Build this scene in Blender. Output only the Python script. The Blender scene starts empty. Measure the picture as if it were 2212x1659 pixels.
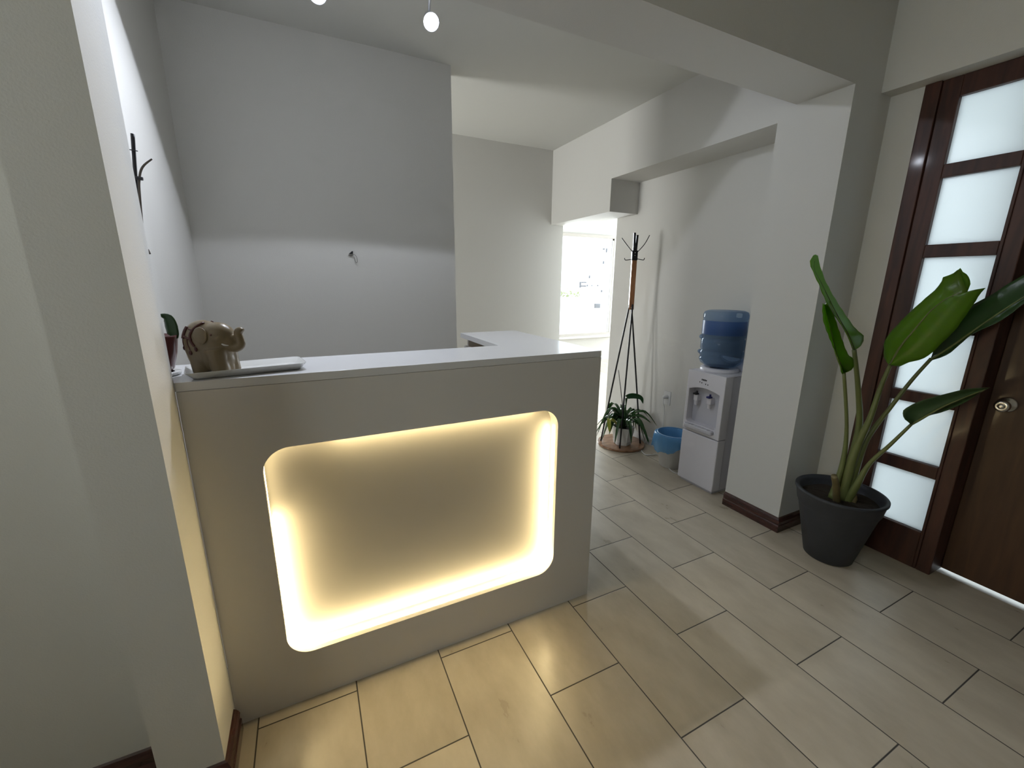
import bpy, bmesh, math, random
from mathutils import Vector, Matrix
from mathutils.bvhtree import BVHTree
PI = math.pi
S = bpy.context.scene
C = S.collection
rnd = random.Random(7)

# ---------------------------------------------------------------- camera, world, lights, exposure
cam_d = bpy.data.cameras.new('camera')
cam = bpy.data.objects.new('camera', cam_d)
C.objects.link(cam)
cam_d.sensor_width = 36.0
cam_d.sensor_fit = 'HORIZONTAL'
cam_d.lens = 898.0135 / 2212 * 36
cam_d.clip_start = 0.02
cam.matrix_world = (Matrix.Translation((0.2666, -1.9366, 1.3883))
                    @ Matrix.Rotation(math.radians(-26.0593), 4, 'Z')
                    @ Matrix.Rotation(math.radians(76.3665), 4, 'X')
                    @ Matrix.Rotation(math.radians(0.5063), 4, 'Z'))
S.camera = cam

world = bpy.data.worlds.new('world')
S.world = world
world.use_nodes = True
wb = world.node_tree.nodes['Background']
wb.inputs['Color'].default_value = (0.78, 0.90, 1.0, 1)
wb.inputs['Strength'].default_value = 4.2

S.view_settings.view_transform = 'Standard'
S.view_settings.look = 'None'
S.view_settings.gamma = 1
S.view_settings.use_curve_mapping = False
S.view_settings.exposure = 0.36

def light(name, kind, loc, energy, color, direction=None, **kw):
    d = bpy.data.lights.new(name, kind)
    d.energy = energy
    d.color = color
    for k, v in kw.items():
        setattr(d, k, v)
    o = bpy.data.objects.new(name, d)
    C.objects.link(o)
    o.location = loc
    if direction is not None:
        o.rotation_euler = Vector(direction).to_track_quat('-Z', 'Y').to_euler()
    return o

LAMP_DIR = Vector((0.0, -0.731, -0.682)).normalized()
LAMPS = [(0.880, 0.157, 2.50), (0.424, 0.179, 2.50)]
for i, l in enumerate(LAMPS):
    light('spotlight_beam', 'SPOT', Vector(l) + LAMP_DIR * 0.012, (7, 16)[i], (0.82, 0.88, 1.0), LAMP_DIR,
          spot_size=math.radians(170), spot_blend=0.04, shadow_soft_size=0.02)
    # added second spot per lamp, aimed off its axis to brighten counter and wall
    light('spotlight_beam', 'SPOT', Vector(l) + LAMP_DIR * 0.012, (20, 36)[i], (0.82, 0.88, 1.0), ((0.0, -0.50, -1.0), (-0.55, -0.40, -0.9))[i],
          spot_size=math.radians(105), spot_blend=1.0, shadow_soft_size=0.02)
# added fill from the left, standing in for daylight at an unseen window
light('side_fill', 'AREA', (-2.43, -1.9, 1.95), 13, (1.0, 0.98, 0.78), (0.6, 0.8, 0), shape='RECTANGLE', size=1.2, size_y=1.1)
light('passage_fill', 'AREA', (-1.62, 1.45, 1.5), 58, (1.0, 0.99, 0.94), (1, 0, 0), shape='RECTANGLE', size=0.8, size_y=1.3)  # added fill at an unseen passage window, lifts ceiling and back wall
# far room: added fill from an unseen corner, then daylight through its large window
light('far_corner_fill', 'AREA', (6.60, 4.43, 1.35), 380, (0.80, 0.89, 1.0), (-0.7, -0.7, 0), shape='RECTANGLE', size=1.9, size_y=1.65)
light('far_window_daylight', 'AREA', (3.70, 4.45, 1.40), 190, (0.88, 0.95, 1.0), (0, -1, -0.15), shape='RECTANGLE', size=1.0, size_y=1.6)

# ---------------------------------------------------------------- materials
MATS = {}
def mat(name, color, rough=0.5, metal=0.0, spec=0.5, bump=0.0, bscale=200.0, var=0.0, vscale=6.0, trans=0.0,
        ior=1.45, alpha=1.0, coat=0.0, emit=None, estr=0.0, sub=0.0):
    m = bpy.data.materials.new(name)
    m.use_nodes = True
    nt = m.node_tree
    b = nt.nodes['Principled BSDF']
    b.inputs['Base Color'].default_value = (*color, 1)
    b.inputs['Roughness'].default_value = rough
    b.inputs['Metallic'].default_value = metal
    b.inputs['Specular IOR Level'].default_value = spec
    b.inputs['IOR'].default_value = ior
    b.inputs['Transmission Weight'].default_value = trans
    b.inputs['Alpha'].default_value = alpha
    b.inputs['Coat Weight'].default_value = coat
    b.inputs['Coat Roughness'].default_value = 0.08
    if emit:
        b.inputs['Emission Color'].default_value = (*emit, 1)
        b.inputs['Emission Strength'].default_value = estr
    tc = nt.nodes.new('ShaderNodeTexCoord')
    if var > 0:
        n = nt.nodes.new('ShaderNodeTexNoise')
        n.inputs['Scale'].default_value = vscale
        n.inputs['Detail'].default_value = 4
        nt.links.new(tc.outputs['Object'], n.inputs['Vector'])
        mx = nt.nodes.new('ShaderNodeMix')
        mx.data_type = 'RGBA'
        mx.inputs[6].default_value = (*[max(0, c * (1 - var)) for c in color], 1)
        mx.inputs[7].default_value = (*[min(1, c * (1 + var)) for c in color], 1)
        nt.links.new(n.outputs['Fac'], mx.inputs[0])
        nt.links.new(mx.outputs[2], b.inputs['Base Color'])
    if bump > 0:
        n = nt.nodes.new('ShaderNodeTexNoise')
        n.inputs['Scale'].default_value = bscale
        n.inputs['Detail'].default_value = 3
        nt.links.new(tc.outputs['Object'], n.inputs['Vector'])
        bp = nt.nodes.new('ShaderNodeBump')
        bp.inputs['Strength'].default_value = bump
        bp.inputs['Distance'].default_value = 0.002
        nt.links.new(n.outputs['Fac'], bp.inputs['Height'])
        nt.links.new(bp.outputs['Normal'], b.inputs['Normal'])
    MATS[name] = m
    return m

def wood(name, c1, c2, rough=0.3, scale=(3, 3, 40), axis='Z', coat=0.3):
    m = mat(name, c1, rough, coat=coat)
    nt = m.node_tree
    b = nt.nodes['Principled BSDF']
    tc = nt.nodes['Texture Coordinate'] if 'Texture Coordinate' in nt.nodes else nt.nodes.new('ShaderNodeTexCoord')
    mp = nt.nodes.new('ShaderNodeMapping')
    mp.inputs['Scale'].default_value = scale
    n = nt.nodes.new('ShaderNodeTexNoise')
    n.inputs['Scale'].default_value = 3
    n.inputs['Detail'].default_value = 6
    n.inputs['Distortion'].default_value = 0.6
    nt.links.new(tc.outputs['Object'], mp.inputs['Vector'])
    nt.links.new(mp.outputs['Vector'], n.inputs['Vector'])
    r = nt.nodes.new('ShaderNodeValToRGB')
    r.color_ramp.elements[0].color = (*c1, 1)
    r.color_ramp.elements[0].position = 0.35
    r.color_ramp.elements[1].color = (*c2, 1)
    r.color_ramp.elements[1].position = 0.7
    nt.links.new(n.outputs['Fac'], r.inputs['Fac'])
    nt.links.new(r.outputs['Color'], b.inputs['Base Color'])
    return m

wall_m = mat('wall_paint', (0.60, 0.59, 0.56), 0.75, spec=0.3, bump=0.25, bscale=260)
ceil_m = mat('ceiling_paint', (0.64, 0.64, 0.61), 0.85, spec=0.2, bump=0.15, bscale=300)
desk_m = mat('white_laminate', (0.62, 0.60, 0.58), 0.38, spec=0.4)
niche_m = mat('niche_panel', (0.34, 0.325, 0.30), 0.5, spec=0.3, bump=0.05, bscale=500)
top_m = mat('counter_laminate', (0.66, 0.66, 0.67), 0.16, spec=0.55)
dark_wood = wood('dark_wood', (0.030, 0.010, 0.006), (0.072, 0.024, 0.014), 0.5, (9, 9, 1.2), coat=0.05)
door_wood = wood('door_wood', (0.050, 0.022, 0.009), (0.075, 0.034, 0.014), 0.5, (9, 9, 1.0), coat=0.05)
board_m = wood('skirting_wood', (0.032, 0.011, 0.009), (0.070, 0.023, 0.018), 0.25, (3, 3, 20), coat=0.5)
board_white = mat('white_skirting', (0.62, 0.62, 0.62), 0.4)
frame_white = mat('window_frame_white', (0.68, 0.67, 0.64), 0.4)
frame_beige = mat('window_frame_beige', (0.46, 0.43, 0.39), 0.5)
led_m = mat('led_light', (1, 1, 1), 0.5, emit=(1.0, 0.79, 0.41), estr=84)
bulb_m = mat('bulb_light', (1, 1, 1), 0.5, emit=(0.85, 0.90, 1.0), estr=60)
metal_dark = mat('black_metal', (0.012, 0.012, 0.014), 0.42, metal=0.3)
chrome = mat('brushed_chrome', (0.62, 0.60, 0.56), 0.25, metal=1.0)
lamp_metal = mat('lamp_metal', (0.55, 0.56, 0.60), 0.35, metal=0.8)
rack_wood = wood('rack_wood', (0.20, 0.085, 0.035), (0.33, 0.15, 0.065), 0.42, (10, 10, 1.5))
base_wood = wood('rack_base_wood', (0.17, 0.085, 0.045), (0.30, 0.16, 0.085), 0.16, (2, 14, 2))
white_plastic = mat('white_plastic', (0.66, 0.65, 0.70), 0.35)
grey_plastic = mat('pale_grey_plastic', (0.52, 0.52, 0.57), 0.38)
blue_tap = mat('blue_plastic', (0.01, 0.012, 0.12), 0.35)
black_plastic = mat('black_plastic', (0.01, 0.01, 0.012), 0.4)
bin_white = mat('bin_white', (0.66, 0.65, 0.63), 0.45)
pot_grey = mat('charcoal_plastic', (0.030, 0.033, 0.040), 0.55, bump=0.3, bscale=400, var=0.15, vscale=30)
soil = mat('soil', (0.022, 0.015, 0.009), 0.95, bump=1.0, bscale=90, var=0.5, vscale=60)
ceramic = mat('white_ceramic', (0.70, 0.70, 0.68), 0.12, coat=0.5)
pot_ceramic = mat('white_planter', (0.66, 0.66, 0.64), 0.35)
ele_m = mat('carved_soapstone', (0.19, 0.145, 0.082), 0.34, var=0.12, vscale=30)
ele_dark = mat('red_brown_paint', (0.075, 0.022, 0.016), 0.4)
ele_trunk = mat('trunk_brown', (0.38, 0.26, 0.14), 0.4)
maroon = mat('maroon_plastic', (0.11, 0.035, 0.035), 0.22, coat=0.4)
stem_dark = mat('dark_stake', (0.012, 0.012, 0.016), 0.5)
dry_stem = mat('dry_stem', (0.09, 0.075, 0.06), 0.7)
cable_m = mat('white_cable', (0.70, 0.70, 0.68), 0.4)
text_m = mat('black_print', (0.008, 0.008, 0.01), 0.5)

def leaf_mat(name, c, c2, rough=0.3, trans=0.35):
    m = bpy.data.materials.new(name)
    m.use_nodes = True
    nt = m.node_tree
    b = nt.nodes['Principled BSDF']
    out = nt.nodes['Material Output']
    b.inputs['Roughness'].default_value = rough
    tc = nt.nodes.new('ShaderNodeTexCoord')
    n = nt.nodes.new('ShaderNodeTexNoise')
    n.inputs['Scale'].default_value = 9
    n.inputs['Detail'].default_value = 5
    nt.links.new(tc.outputs['Object'], n.inputs['Vector'])
    mx = nt.nodes.new('ShaderNodeMix')
    mx.data_type = 'RGBA'
    mx.inputs[6].default_value = (*c, 1)
    mx.inputs[7].default_value = (*c2, 1)
    nt.links.new(n.outputs['Fac'], mx.inputs[0])
    nt.links.new(mx.outputs[2], b.inputs['Base Color'])
    tr = nt.nodes.new('ShaderNodeBsdfTranslucent')
    tr.inputs['Color'].default_value = (c2[0] * 1.6, min(1, c2[1] * 2.0), c2[2] * 0.7, 1)
    ms = nt.nodes.new('ShaderNodeMixShader')
    ms.inputs[0].default_value = trans
    nt.links.new(b.outputs[0], ms.inputs[1])
    nt.links.new(tr.outputs[0], ms.inputs[2])
    nt.links.new(ms.outputs[0], out.inputs['Surface'])
    # vein ripples
    w = nt.nodes.new('ShaderNodeTexNoise')
    w.inputs['Scale'].default_value = 60
    bp = nt.nodes.new('ShaderNodeBump')
    bp.inputs['Strength'].default_value = 0.15
    bp.inputs['Distance'].default_value = 0.003
    nt.links.new(tc.outputs['Object'], w.inputs['Vector'])
    nt.links.new(w.outputs['Fac'], bp.inputs['Height'])
    nt.links.new(bp.outputs['Normal'], b.inputs['Normal'])
    return m
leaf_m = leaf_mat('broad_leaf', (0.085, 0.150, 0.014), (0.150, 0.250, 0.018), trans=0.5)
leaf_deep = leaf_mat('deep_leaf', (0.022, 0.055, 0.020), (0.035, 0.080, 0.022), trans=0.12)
lily_m = leaf_mat('lily_leaf', (0.015, 0.050, 0.014), (0.030, 0.095, 0.020), 0.25, 0.2)
lily_yellow = leaf_mat('yellow_leaf', (0.30, 0.32, 0.06), (0.40, 0.38, 0.10), 0.4, 0.25)
stem_m = mat('green_stem', (0.12, 0.14, 0.045), 0.4, var=0.3, vscale=14)
sheath_m = mat('brown_sheath', (0.15, 0.12, 0.055), 0.55, var=0.4, vscale=14)

def blend_trans(name, color, fac, tcol, rough=0.3):
    """plastic film / bottle wall: part see-through, part surface"""
    m = bpy.data.materials.new(name)
    m.use_nodes = True
    nt = m.node_tree
    b = nt.nodes['Principled BSDF']
    b.inputs['Base Color'].default_value = (*color, 1)
    b.inputs['Roughness'].default_value = rough
    t = nt.nodes.new('ShaderNodeBsdfTransparent')
    t.inputs['Color'].default_value = (*tcol, 1)
    ms = nt.nodes.new('ShaderNodeMixShader')
    ms.inputs[0].default_value = fac
    nt.links.new(b.outputs[0], ms.inputs[1])
    nt.links.new(t.outputs[0], ms.inputs[2])
    nt.links.new(ms.outputs[0], nt.nodes['Material Output'].inputs['Surface'])
    return m
bottle_m = blend_trans('blue_bottle', (0.16, 0.24, 0.38), 0.74, (0.70, 0.80, 0.92), 0.08)
water_m = blend_trans('water', (0.07, 0.11, 0.16), 0.72, (0.78, 0.85, 0.90), 0.05)
label_m = blend_trans('blue_label', (0.05, 0.11, 0.28), 0.45, (0.40, 0.52, 0.80), 0.3)
liner_m = blend_trans('blue_film', (0.12, 0.34, 0.62), 0.50, (0.42, 0.68, 0.95), 0.3)

def frosted():
    m = bpy.data.materials.new('frosted_glass')
    m.use_nodes = True
    nt = m.node_tree
    nt.nodes.remove(nt.nodes['Principled BSDF'])
    out = nt.nodes['Material Output']
    tr = nt.nodes.new('ShaderNodeBsdfTranslucent')
    tr.inputs['Color'].default_value = (0.76, 0.785, 0.79, 1)
    gl = nt.nodes.new('ShaderNodeBsdfGlossy')
    gl.inputs['Roughness'].default_value = 0.25
    ms = nt.nodes.new('ShaderNodeMixShader')
    ms.inputs[0].default_value = 0.06
    nt.links.new(tr.outputs[0], ms.inputs[1])
    nt.links.new(gl.outputs[0], ms.inputs[2])
    nt.links.new(ms.outputs[0], out.inputs['Surface'])
    return m
frost_m = frosted()

def glass_mat():
    m = bpy.data.materials.new('clear_glass')
    m.use_nodes = True
    nt = m.node_tree
    nt.nodes.remove(nt.nodes['Principled BSDF'])
    out = nt.nodes['Material Output']
    t = nt.nodes.new('ShaderNodeBsdfTransparent')
    gl = nt.nodes.new('ShaderNodeBsdfGlossy')
    gl.inputs['Roughness'].default_value = 0.0
    fr = nt.nodes.new('ShaderNodeFresnel')
    ms = nt.nodes.new('ShaderNodeMixShader')
    nt.links.new(fr.outputs[0], ms.inputs[0])
    nt.links.new(t.outputs[0], ms.inputs[1])
    nt.links.new(gl.outputs[0], ms.inputs[2])
    nt.links.new(ms.outputs[0], out.inputs['Surface'])
    return m
glass_m = glass_mat()

def tile_mat():
    m = bpy.data.materials.new('beige_floor_tile')
    m.use_nodes = True
    nt = m.node_tree
    L = nt.links.new
    b = nt.nodes['Principled BSDF']
    tc = nt.nodes.new('ShaderNodeTexCoord')
    sp = nt.nodes.new('ShaderNodeSeparateXYZ')
    L(tc.outputs['Object'], sp.inputs[0])
    def M(op, a, bb=None, c=None):
        n = nt.nodes.new('ShaderNodeMath')
        n.operation = op
        for i, v in enumerate((a, bb, c)):
            if v is None: continue
            if isinstance(v, (int, float)): n.inputs[i].default_value = v
            else: L(v, n.inputs[i])
        return n.outputs[0]
    W, T = 0.30, 0.6039
    u = M('DIVIDE', M('ADD', sp.outputs['X'], 0.0012), W)
    row = M('FLOOR', u)
    odd = M('FLOORED_MODULO', row, 2.0)
    v0 = M('DIVIDE', M('ADD', sp.outputs['Y'], 0.663), T)
    v = M('SUBTRACT', v0, M('MULTIPLY', odd, 0.297 / T))
    col = M('FLOOR', v)
    fu = M('SUBTRACT', u, row)
    fv = M('SUBTRACT', v, col)
    du = M('MULTIPLY', M('MINIMUM', fu, M('SUBTRACT', 1.0, fu)), W)
    dv = M('MULTIPLY', M('MINIMUM', fv, M('SUBTRACT', 1.0, fv)), T)
    d = M('MINIMUM', du, dv)
    mr = nt.nodes.new('ShaderNodeMapRange')
    mr.inputs['From Min'].default_value = 0.0013
    mr.inputs['From Max'].default_value = 0.0028
    L(d, mr.inputs['Value'])
    # per-tile tone
    cmb = nt.nodes.new('ShaderNodeCombineXYZ')
    L(row, cmb.inputs[0]); L(col, cmb.inputs[1])
    wn = nt.nodes.new('ShaderNodeTexWhiteNoise')
    L(cmb.outputs[0], wn.inputs['Vector'])
    # long soft streaks along the tile
    off = nt.nodes.new('ShaderNodeVectorMath'); off.operation = 'MULTIPLY_ADD'
    L(wn.outputs['Color'], off.inputs[0]); off.inputs[1].default_value = (7, 7, 7)
    L(tc.outputs['Object'], off.inputs[2])
    mp = nt.nodes.new('ShaderNodeMapping')
    mp.inputs['Scale'].default_value = (11, 5, 1)
    L(off.outputs[0], mp.inputs['Vector'])
    n1 = nt.nodes.new('ShaderNodeTexNoise')
    n1.inputs['Scale'].default_value = 1.0
    n1.inputs['Detail'].default_value = 9
    n1.inputs['Roughness'].default_value = 0.6
    L(mp.outputs[0], n1.inputs['Vector'])
    rmp = nt.nodes.new('ShaderNodeValToRGB')
    e = rmp.color_ramp.elements
    e[0].position = 0.33; e[0].color = (0.425, 0.370, 0.285, 1)
    e[1].position = 0.72; e[1].color = (0.535, 0.475, 0.375, 1)
    L(n1.outputs['Fac'], rmp.inputs['Fac'])
    hv = nt.nodes.new('ShaderNodeHueSaturation')
    L(rmp.outputs['Color'], hv.inputs['Color'])
    L(M('ADD', 0.93, M('MULTIPLY', wn.outputs['Value'], 0.14)), hv.inputs['Value'])
    mx = nt.nodes.new('ShaderNodeMix'); mx.data_type = 'RGBA'
    mx.inputs[6].default_value = (0.045, 0.040, 0.035, 1)
    L(hv.outputs['Color'], mx.inputs[7])
    L(mr.outputs[0], mx.inputs[0])
    L(mx.outputs[2], b.inputs['Base Color'])
    rr = M('SUBTRACT', 0.80, M('MULTIPLY', mr.outputs[0], 0.50))
    L(M('ADD', rr, M('MULTIPLY', M('SUBTRACT', n1.outputs['Fac'], 0.5), 0.15)), b.inputs['Roughness'])
    b.inputs['Specular IOR Level'].default_value = 0.5
    n2 = nt.nodes.new('ShaderNodeTexNoise'); n2.inputs['Scale'].default_value = 25
    L(tc.outputs['Object'], n2.inputs['Vector'])
    hh = M('ADD', mr.outputs[0], M('MULTIPLY', n2.outputs['Fac'], 0.15))
    bp = nt.nodes.new('ShaderNodeBump')
    bp.inputs['Strength'].default_value = 0.5; bp.inputs['Distance'].default_value = 0.001
    L(hh, bp.inputs['Height']); L(bp.outputs['Normal'], b.inputs['Normal'])
    return m
tile_m = tile_mat()

# ---------------------------------------------------------------- mesh helpers
def obj(name, bm, m, parent=None, smooth=False, bevel=0.0, seg=2, mods=None):
    bmesh.ops.recalc_face_normals(bm, faces=bm.faces)
    me = bpy.data.meshes.new(name)
    bm.to_mesh(me)
    bm.free()
    for mm in (m if isinstance(m, (list, tuple)) else [m]):
        me.materials.append(mm)
    if smooth:
        for p in me.polygons: p.use_smooth = True
    o = bpy.data.objects.new(name, me)
    C.objects.link(o)
    if parent: o.parent = parent
    if bevel > 0:
        b = o.modifiers.new('bevel', 'BEVEL')
        b.width = bevel; b.segments = seg; b.limit_method = 'ANGLE'; b.harden_normals = False
    return o

def thing(name, label, cat, loc=(0, 0, 0), rz=0.0, group=None):
    o = bpy.data.objects.new(name, None)
    C.objects.link(o)
    o.location = loc; o.rotation_euler = (0, 0, rz)
    o.empty_display_size = 0.1
    o['label'] = label; o['category'] = cat
    if group: o['group'] = group
    return o

def tag(o, label, cat, group=None):
    o['label'] = label; o['category'] = cat
    if group: o['group'] = group
    return o

def struct(name, bm, m, label=None, bevel=0.0, cat=None):
    o = obj(name, bm, m, bevel=bevel)
    o['kind'] = 'structure'
    if label: o['label'] = label
    if cat: o['category'] = cat
    return o

def box(bm, x0, x1, y0, y1, z0, z1, mi=0):
    vs = [bm.verts.new((x, y, z)) for z in (z0, z1) for y in (y0, y1) for x in (x0, x1)]
    for f in ((0, 2, 3, 1), (4, 5, 7, 6), (0, 1, 5, 4), (2, 6, 7, 3), (0, 4, 6, 2), (1, 3, 7, 5)):
        fc = bm.faces.new([vs[i] for i in f]); fc.material_index = mi
    return vs

def bx(*a, **k):
    bm = bmesh.new()
    box(bm, *a, **k)
    return bm

def lathe(bm, prof, cx=0, cy=0, n=48, cap0=False, cap1=False, fn=None):
    rings = []
    for r, z in prof:
        ring = []
        for i in range(n):
            t = 2 * PI * i / n
            rr = r * (fn(t, z) if fn else 1)
            ring.append(bm.verts.new((cx + rr * math.cos(t), cy + rr * math.sin(t), z)))
        rings.append(ring)
    for a, b in zip(rings, rings[1:]):
        for i in range(n):
            bm.faces.new((a[i], a[(i + 1) % n], b[(i + 1) % n], b[i]))
    if cap0: bm.faces.new(rings[0][::-1])
    if cap1: bm.faces.new(rings[-1])
    return rings

def smooth_path(pts, k=6):
    pts = [Vector(p) for p in pts]
    out = []
    for i in range(len(pts) - 1):
        p0 = pts[max(i - 1, 0)]; p1 = pts[i]; p2 = pts[i + 1]; p3 = pts[min(i + 2, len(pts) - 1)]
        for j in range(k):
            t = j / k
            out.append(0.5 * ((2 * p1) + (p2 - p0) * t + (2 * p0 - 5 * p1 + 4 * p2 - p3) * t * t + (3 * p1 - p0 - 3 * p2 + p3) * t ** 3))
    out.append(pts[-1])
    return out

def tube(bm, pts, r, n=10, k=6, smooth=True, caps=True):
    P_ = smooth_path(pts, k) if smooth else [Vector(p) for p in pts]
    m = len(P_)
    rs = r if isinstance(r, (list, tuple)) else [r]
    def rad(i):
        f = i / max(1, m - 1) * (len(rs) - 1)
        a = min(int(f), len(rs) - 1); b = min(a + 1, len(rs) - 1)
        return rs[a] + (rs[b] - rs[a]) * (f - a)
    up = Vector((0.13, 0.21, 0.97))
    rings = []
    prev = None
    for i, p in enumerate(P_):
        t = (P_[min(i + 1, m - 1)] - P_[max(i - 1, 0)]).normalized()
        if prev is None:
            a = t.cross(up)
            if a.length < 0.1: a = t.cross(Vector((1, 0, 0)))
            a.normalize()
        else:
            a = (prev - t * prev.dot(t)).normalized()
        prev = a
        b = t.cross(a)
        rings.append([bm.verts.new(p + (a * math.cos(2 * PI * j / n) + b * math.sin(2 * PI * j / n)) * rad(i)) for j in range(n)])
    for a, b in zip(rings, rings[1:]):
        for j in range(n):
            bm.faces.new((a[j], a[(j + 1) % n], b[(j + 1) % n], b[j]))
    if caps:
        bm.faces.new(rings[0][::-1]); bm.faces.new(rings[-1])

def ellipsoid(bm, c, r, rot=None, sub=3):
    M_ = Matrix.Translation(c)
    if rot: M_ = M_ @ rot
    M_ = M_ @ Matrix.Diagonal((*r, 1))
    bmesh.ops.create_icosphere(bm, subdivisions=sub, radius=1.0, matrix=M_)

def rrect(x0, x1, z0, z1, r, n=10):
    """rounded rectangle, counter-clockwise from the bottom left corner's end"""
    pts = []
    for cx, cz, a0 in ((x0 + r, z0 + r, PI), (x1 - r, z0 + r, 1.5 * PI), (x1 - r, z1 - r, 0), (x0 + r, z1 - r, 0.5 * PI)):
        for i in range(n + 1):
            a = a0 + i / n * PI / 2
            pts.append((cx + r * math.cos(a), cz + r * math.sin(a)))
    return pts

def prism_poly(bm, pts, to3, d0, d1):
    a = [bm.verts.new(to3(p, d0)) for p in pts]
    b = [bm.verts.new(to3(p, d1)) for p in pts]
    n = len(pts)
    bm.faces.new(a[::-1]); bm.faces.new(b)
    for i in range(n):
        bm.faces.new((a[i], a[(i + 1) % n], b[(i + 1) % n], b[i]))

# ---------------------------------------------------------------- the shell of the rooms
XB, XR, XDW, XE = 2.600, 2.900, 2.9136, 2.8237
YC, ZB, ZC = -0.680, 2.281, 2.660

bm = bmesh.new()
box(bm, -2.40, 2.99, -4.6, 4.4, -0.12, 0.0)
box(bm, 2.99, 8.30, 1.20, 4.4, -0.12, 0.0)
struct('floor', bm, tile_m, 'beige rectangular floor tiles laid in running bond')
bm = bmesh.new()
box(bm, -2.40, 3.00, -4.6, 4.4, ZC, ZC + 0.12)
box(bm, 3.00, 8.30, 1.10, 4.4, ZC, ZC + 0.12)
struct('ceiling', bm, ceil_m, 'plain pale ceiling')

struct('wall_back', bx(-1.60, 2.745, 1.955, 2.055, 0, ZC), wall_m, 'pale wall behind the end of the counter')
struct('wall_partition', bx(-1.60, 1.187, 0.826, 0.95, 0, ZC), wall_m, 'grey wall behind the reception desk')
struct('wall_left', bx(-0.33, -0.2315, -0.55, 0.826, 0, ZC), wall_m, 'narrow wall at the left end of the desk')
struct('wall_pillar_left', bx(-0.2009, -0.0592, -0.798, -0.6235, 0, ZC), wall_m, 'pillar left of the reception desk')
struct('wall_recess_left', bx(-2.30, -0.2009, -0.664, -0.55, 0, ZC), wall_m, 'greenish wall beside the left pillar')
struct('wall_pillar_right', bx(XB, 3.05, YC, -0.334, 0, ZC), wall_m, 'square pillar between water cooler and entrance')
struct('wall_right', bx(XR, 3.0, -0.334, 1.285, 0, ZC), wall_m, 'wall behind coat rack and water cooler')
bm = bmesh.new()
prism_poly(bm, [(-0.334, 2.2226), (1.024, 2.2226), (1.024, 1.972), (4.3, 1.972), (4.3, ZC), (-0.334, ZC)], lambda p, d: (d, p[0], p[1]), XB, 2.90)
struct('trim_1', bm, wall_m, 'beam along the right wall with a deep lintel over the opening')
struct('trim_3', bx(-2.30, XB, YC, -0.422, ZB, ZC), wall_m, 'beam crossing above the reception desk')
struct('trim_4', bx(XE, 3.1, -4.5, YC, ZB, ZC), wall_m, 'beam above the entrance door')
bm = bmesh.new()
box(bm, XDW, 3.05, -0.814, YC, 0, ZB)
box(bm, XDW, 3.05, -4.5, -2.30, 0, ZB)
struct('wall_entrance', bm, wall_m, 'wall strip beside the entrance door')
struct('wall_front', bx(-2.40, 3.05, -4.6, -4.5, 0, ZC), wall_m, 'wall of the waiting area')
bm = bmesh.new()
box(bm, -2.40, -2.30, -4.5, -2.55, 0, ZC)
box(bm, -2.40, -2.30, -1.25, -0.55, 0, ZC)
box(bm, -2.40, -2.30, -2.55, -1.25, 0, 1.35)
box(bm, -2.40, -2.30, -2.55, -1.25, 2.55, ZC)
struct('wall_side', bm, wall_m, 'side wall of the waiting area')
bm = bmesh.new()
box(bm, -1.60, -1.50, 0.95, 1.955, 0, 0.9); box(bm, -1.60, -1.50, 0.95, 1.955, 2.3, ZC)
box(bm, -1.60, -1.50, 0.95, 1.03, 0.9, 2.3); box(bm, -1.60, -1.50, 1.875, 1.955, 0.9, 2.3)
struct('wall_passage', bm, wall_m, 'end wall of the passage')
w4 = bmesh.new()
for a in ((1.03, 1.07, 0.9, 2.3), (1.835, 1.875, 0.9, 2.3), (1.07, 1.835, 0.9, 0.94), (1.07, 1.835, 2.26, 2.3)): box(w4, -1.57, -1.53, *a)
win4 = struct('added_window_4', w4, frame_white, 'added unseen window at the end of the passage')  # made-up opening that goes with the passage fill light
obj('pane', bx(-1.553, -1.547, 1.07, 1.835, 0.94, 2.26), glass_m, win4)
# far room
struct('wall_far_side', bx(2.645, 2.745, 2.055, 4.3, 0, ZC), wall_m, 'side wall of the far room')
struct('wall_far_right', bx(8.20, 8.30, 1.10, 4.4, 0, ZC), wall_m, 'end wall of the far room')
struct('wall_far_near', bx(3.0, 8.20, 1.10, 1.20, 0, ZC), wall_m, 'near wall of the far room')
WX0, WX1, WZ0, WZ1 = 3.02, 5.36, 0.470, 2.215
bm = bmesh.new()
box(bm, 2.645, WX0, 4.3, 4.4, 0, ZC)
box(bm, WX1, 5.60, 4.3, 4.4, 0, ZC)
box(bm, 7.60, 8.30, 4.3, 4.4, 0, ZC)
box(bm, 5.60, 7.60, 4.3, 4.4, 0, WZ0)
box(bm, 5.60, 7.60, 4.3, 4.4, WZ1, ZC)
box(bm, WX0, WX1, 4.3, 4.4, 0, WZ0)
box(bm, WX0, WX1, 4.3, 4.4, WZ1, ZC)
struct('wall_window', bm, wall_m, 'wall around the large window of the far room')

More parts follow.
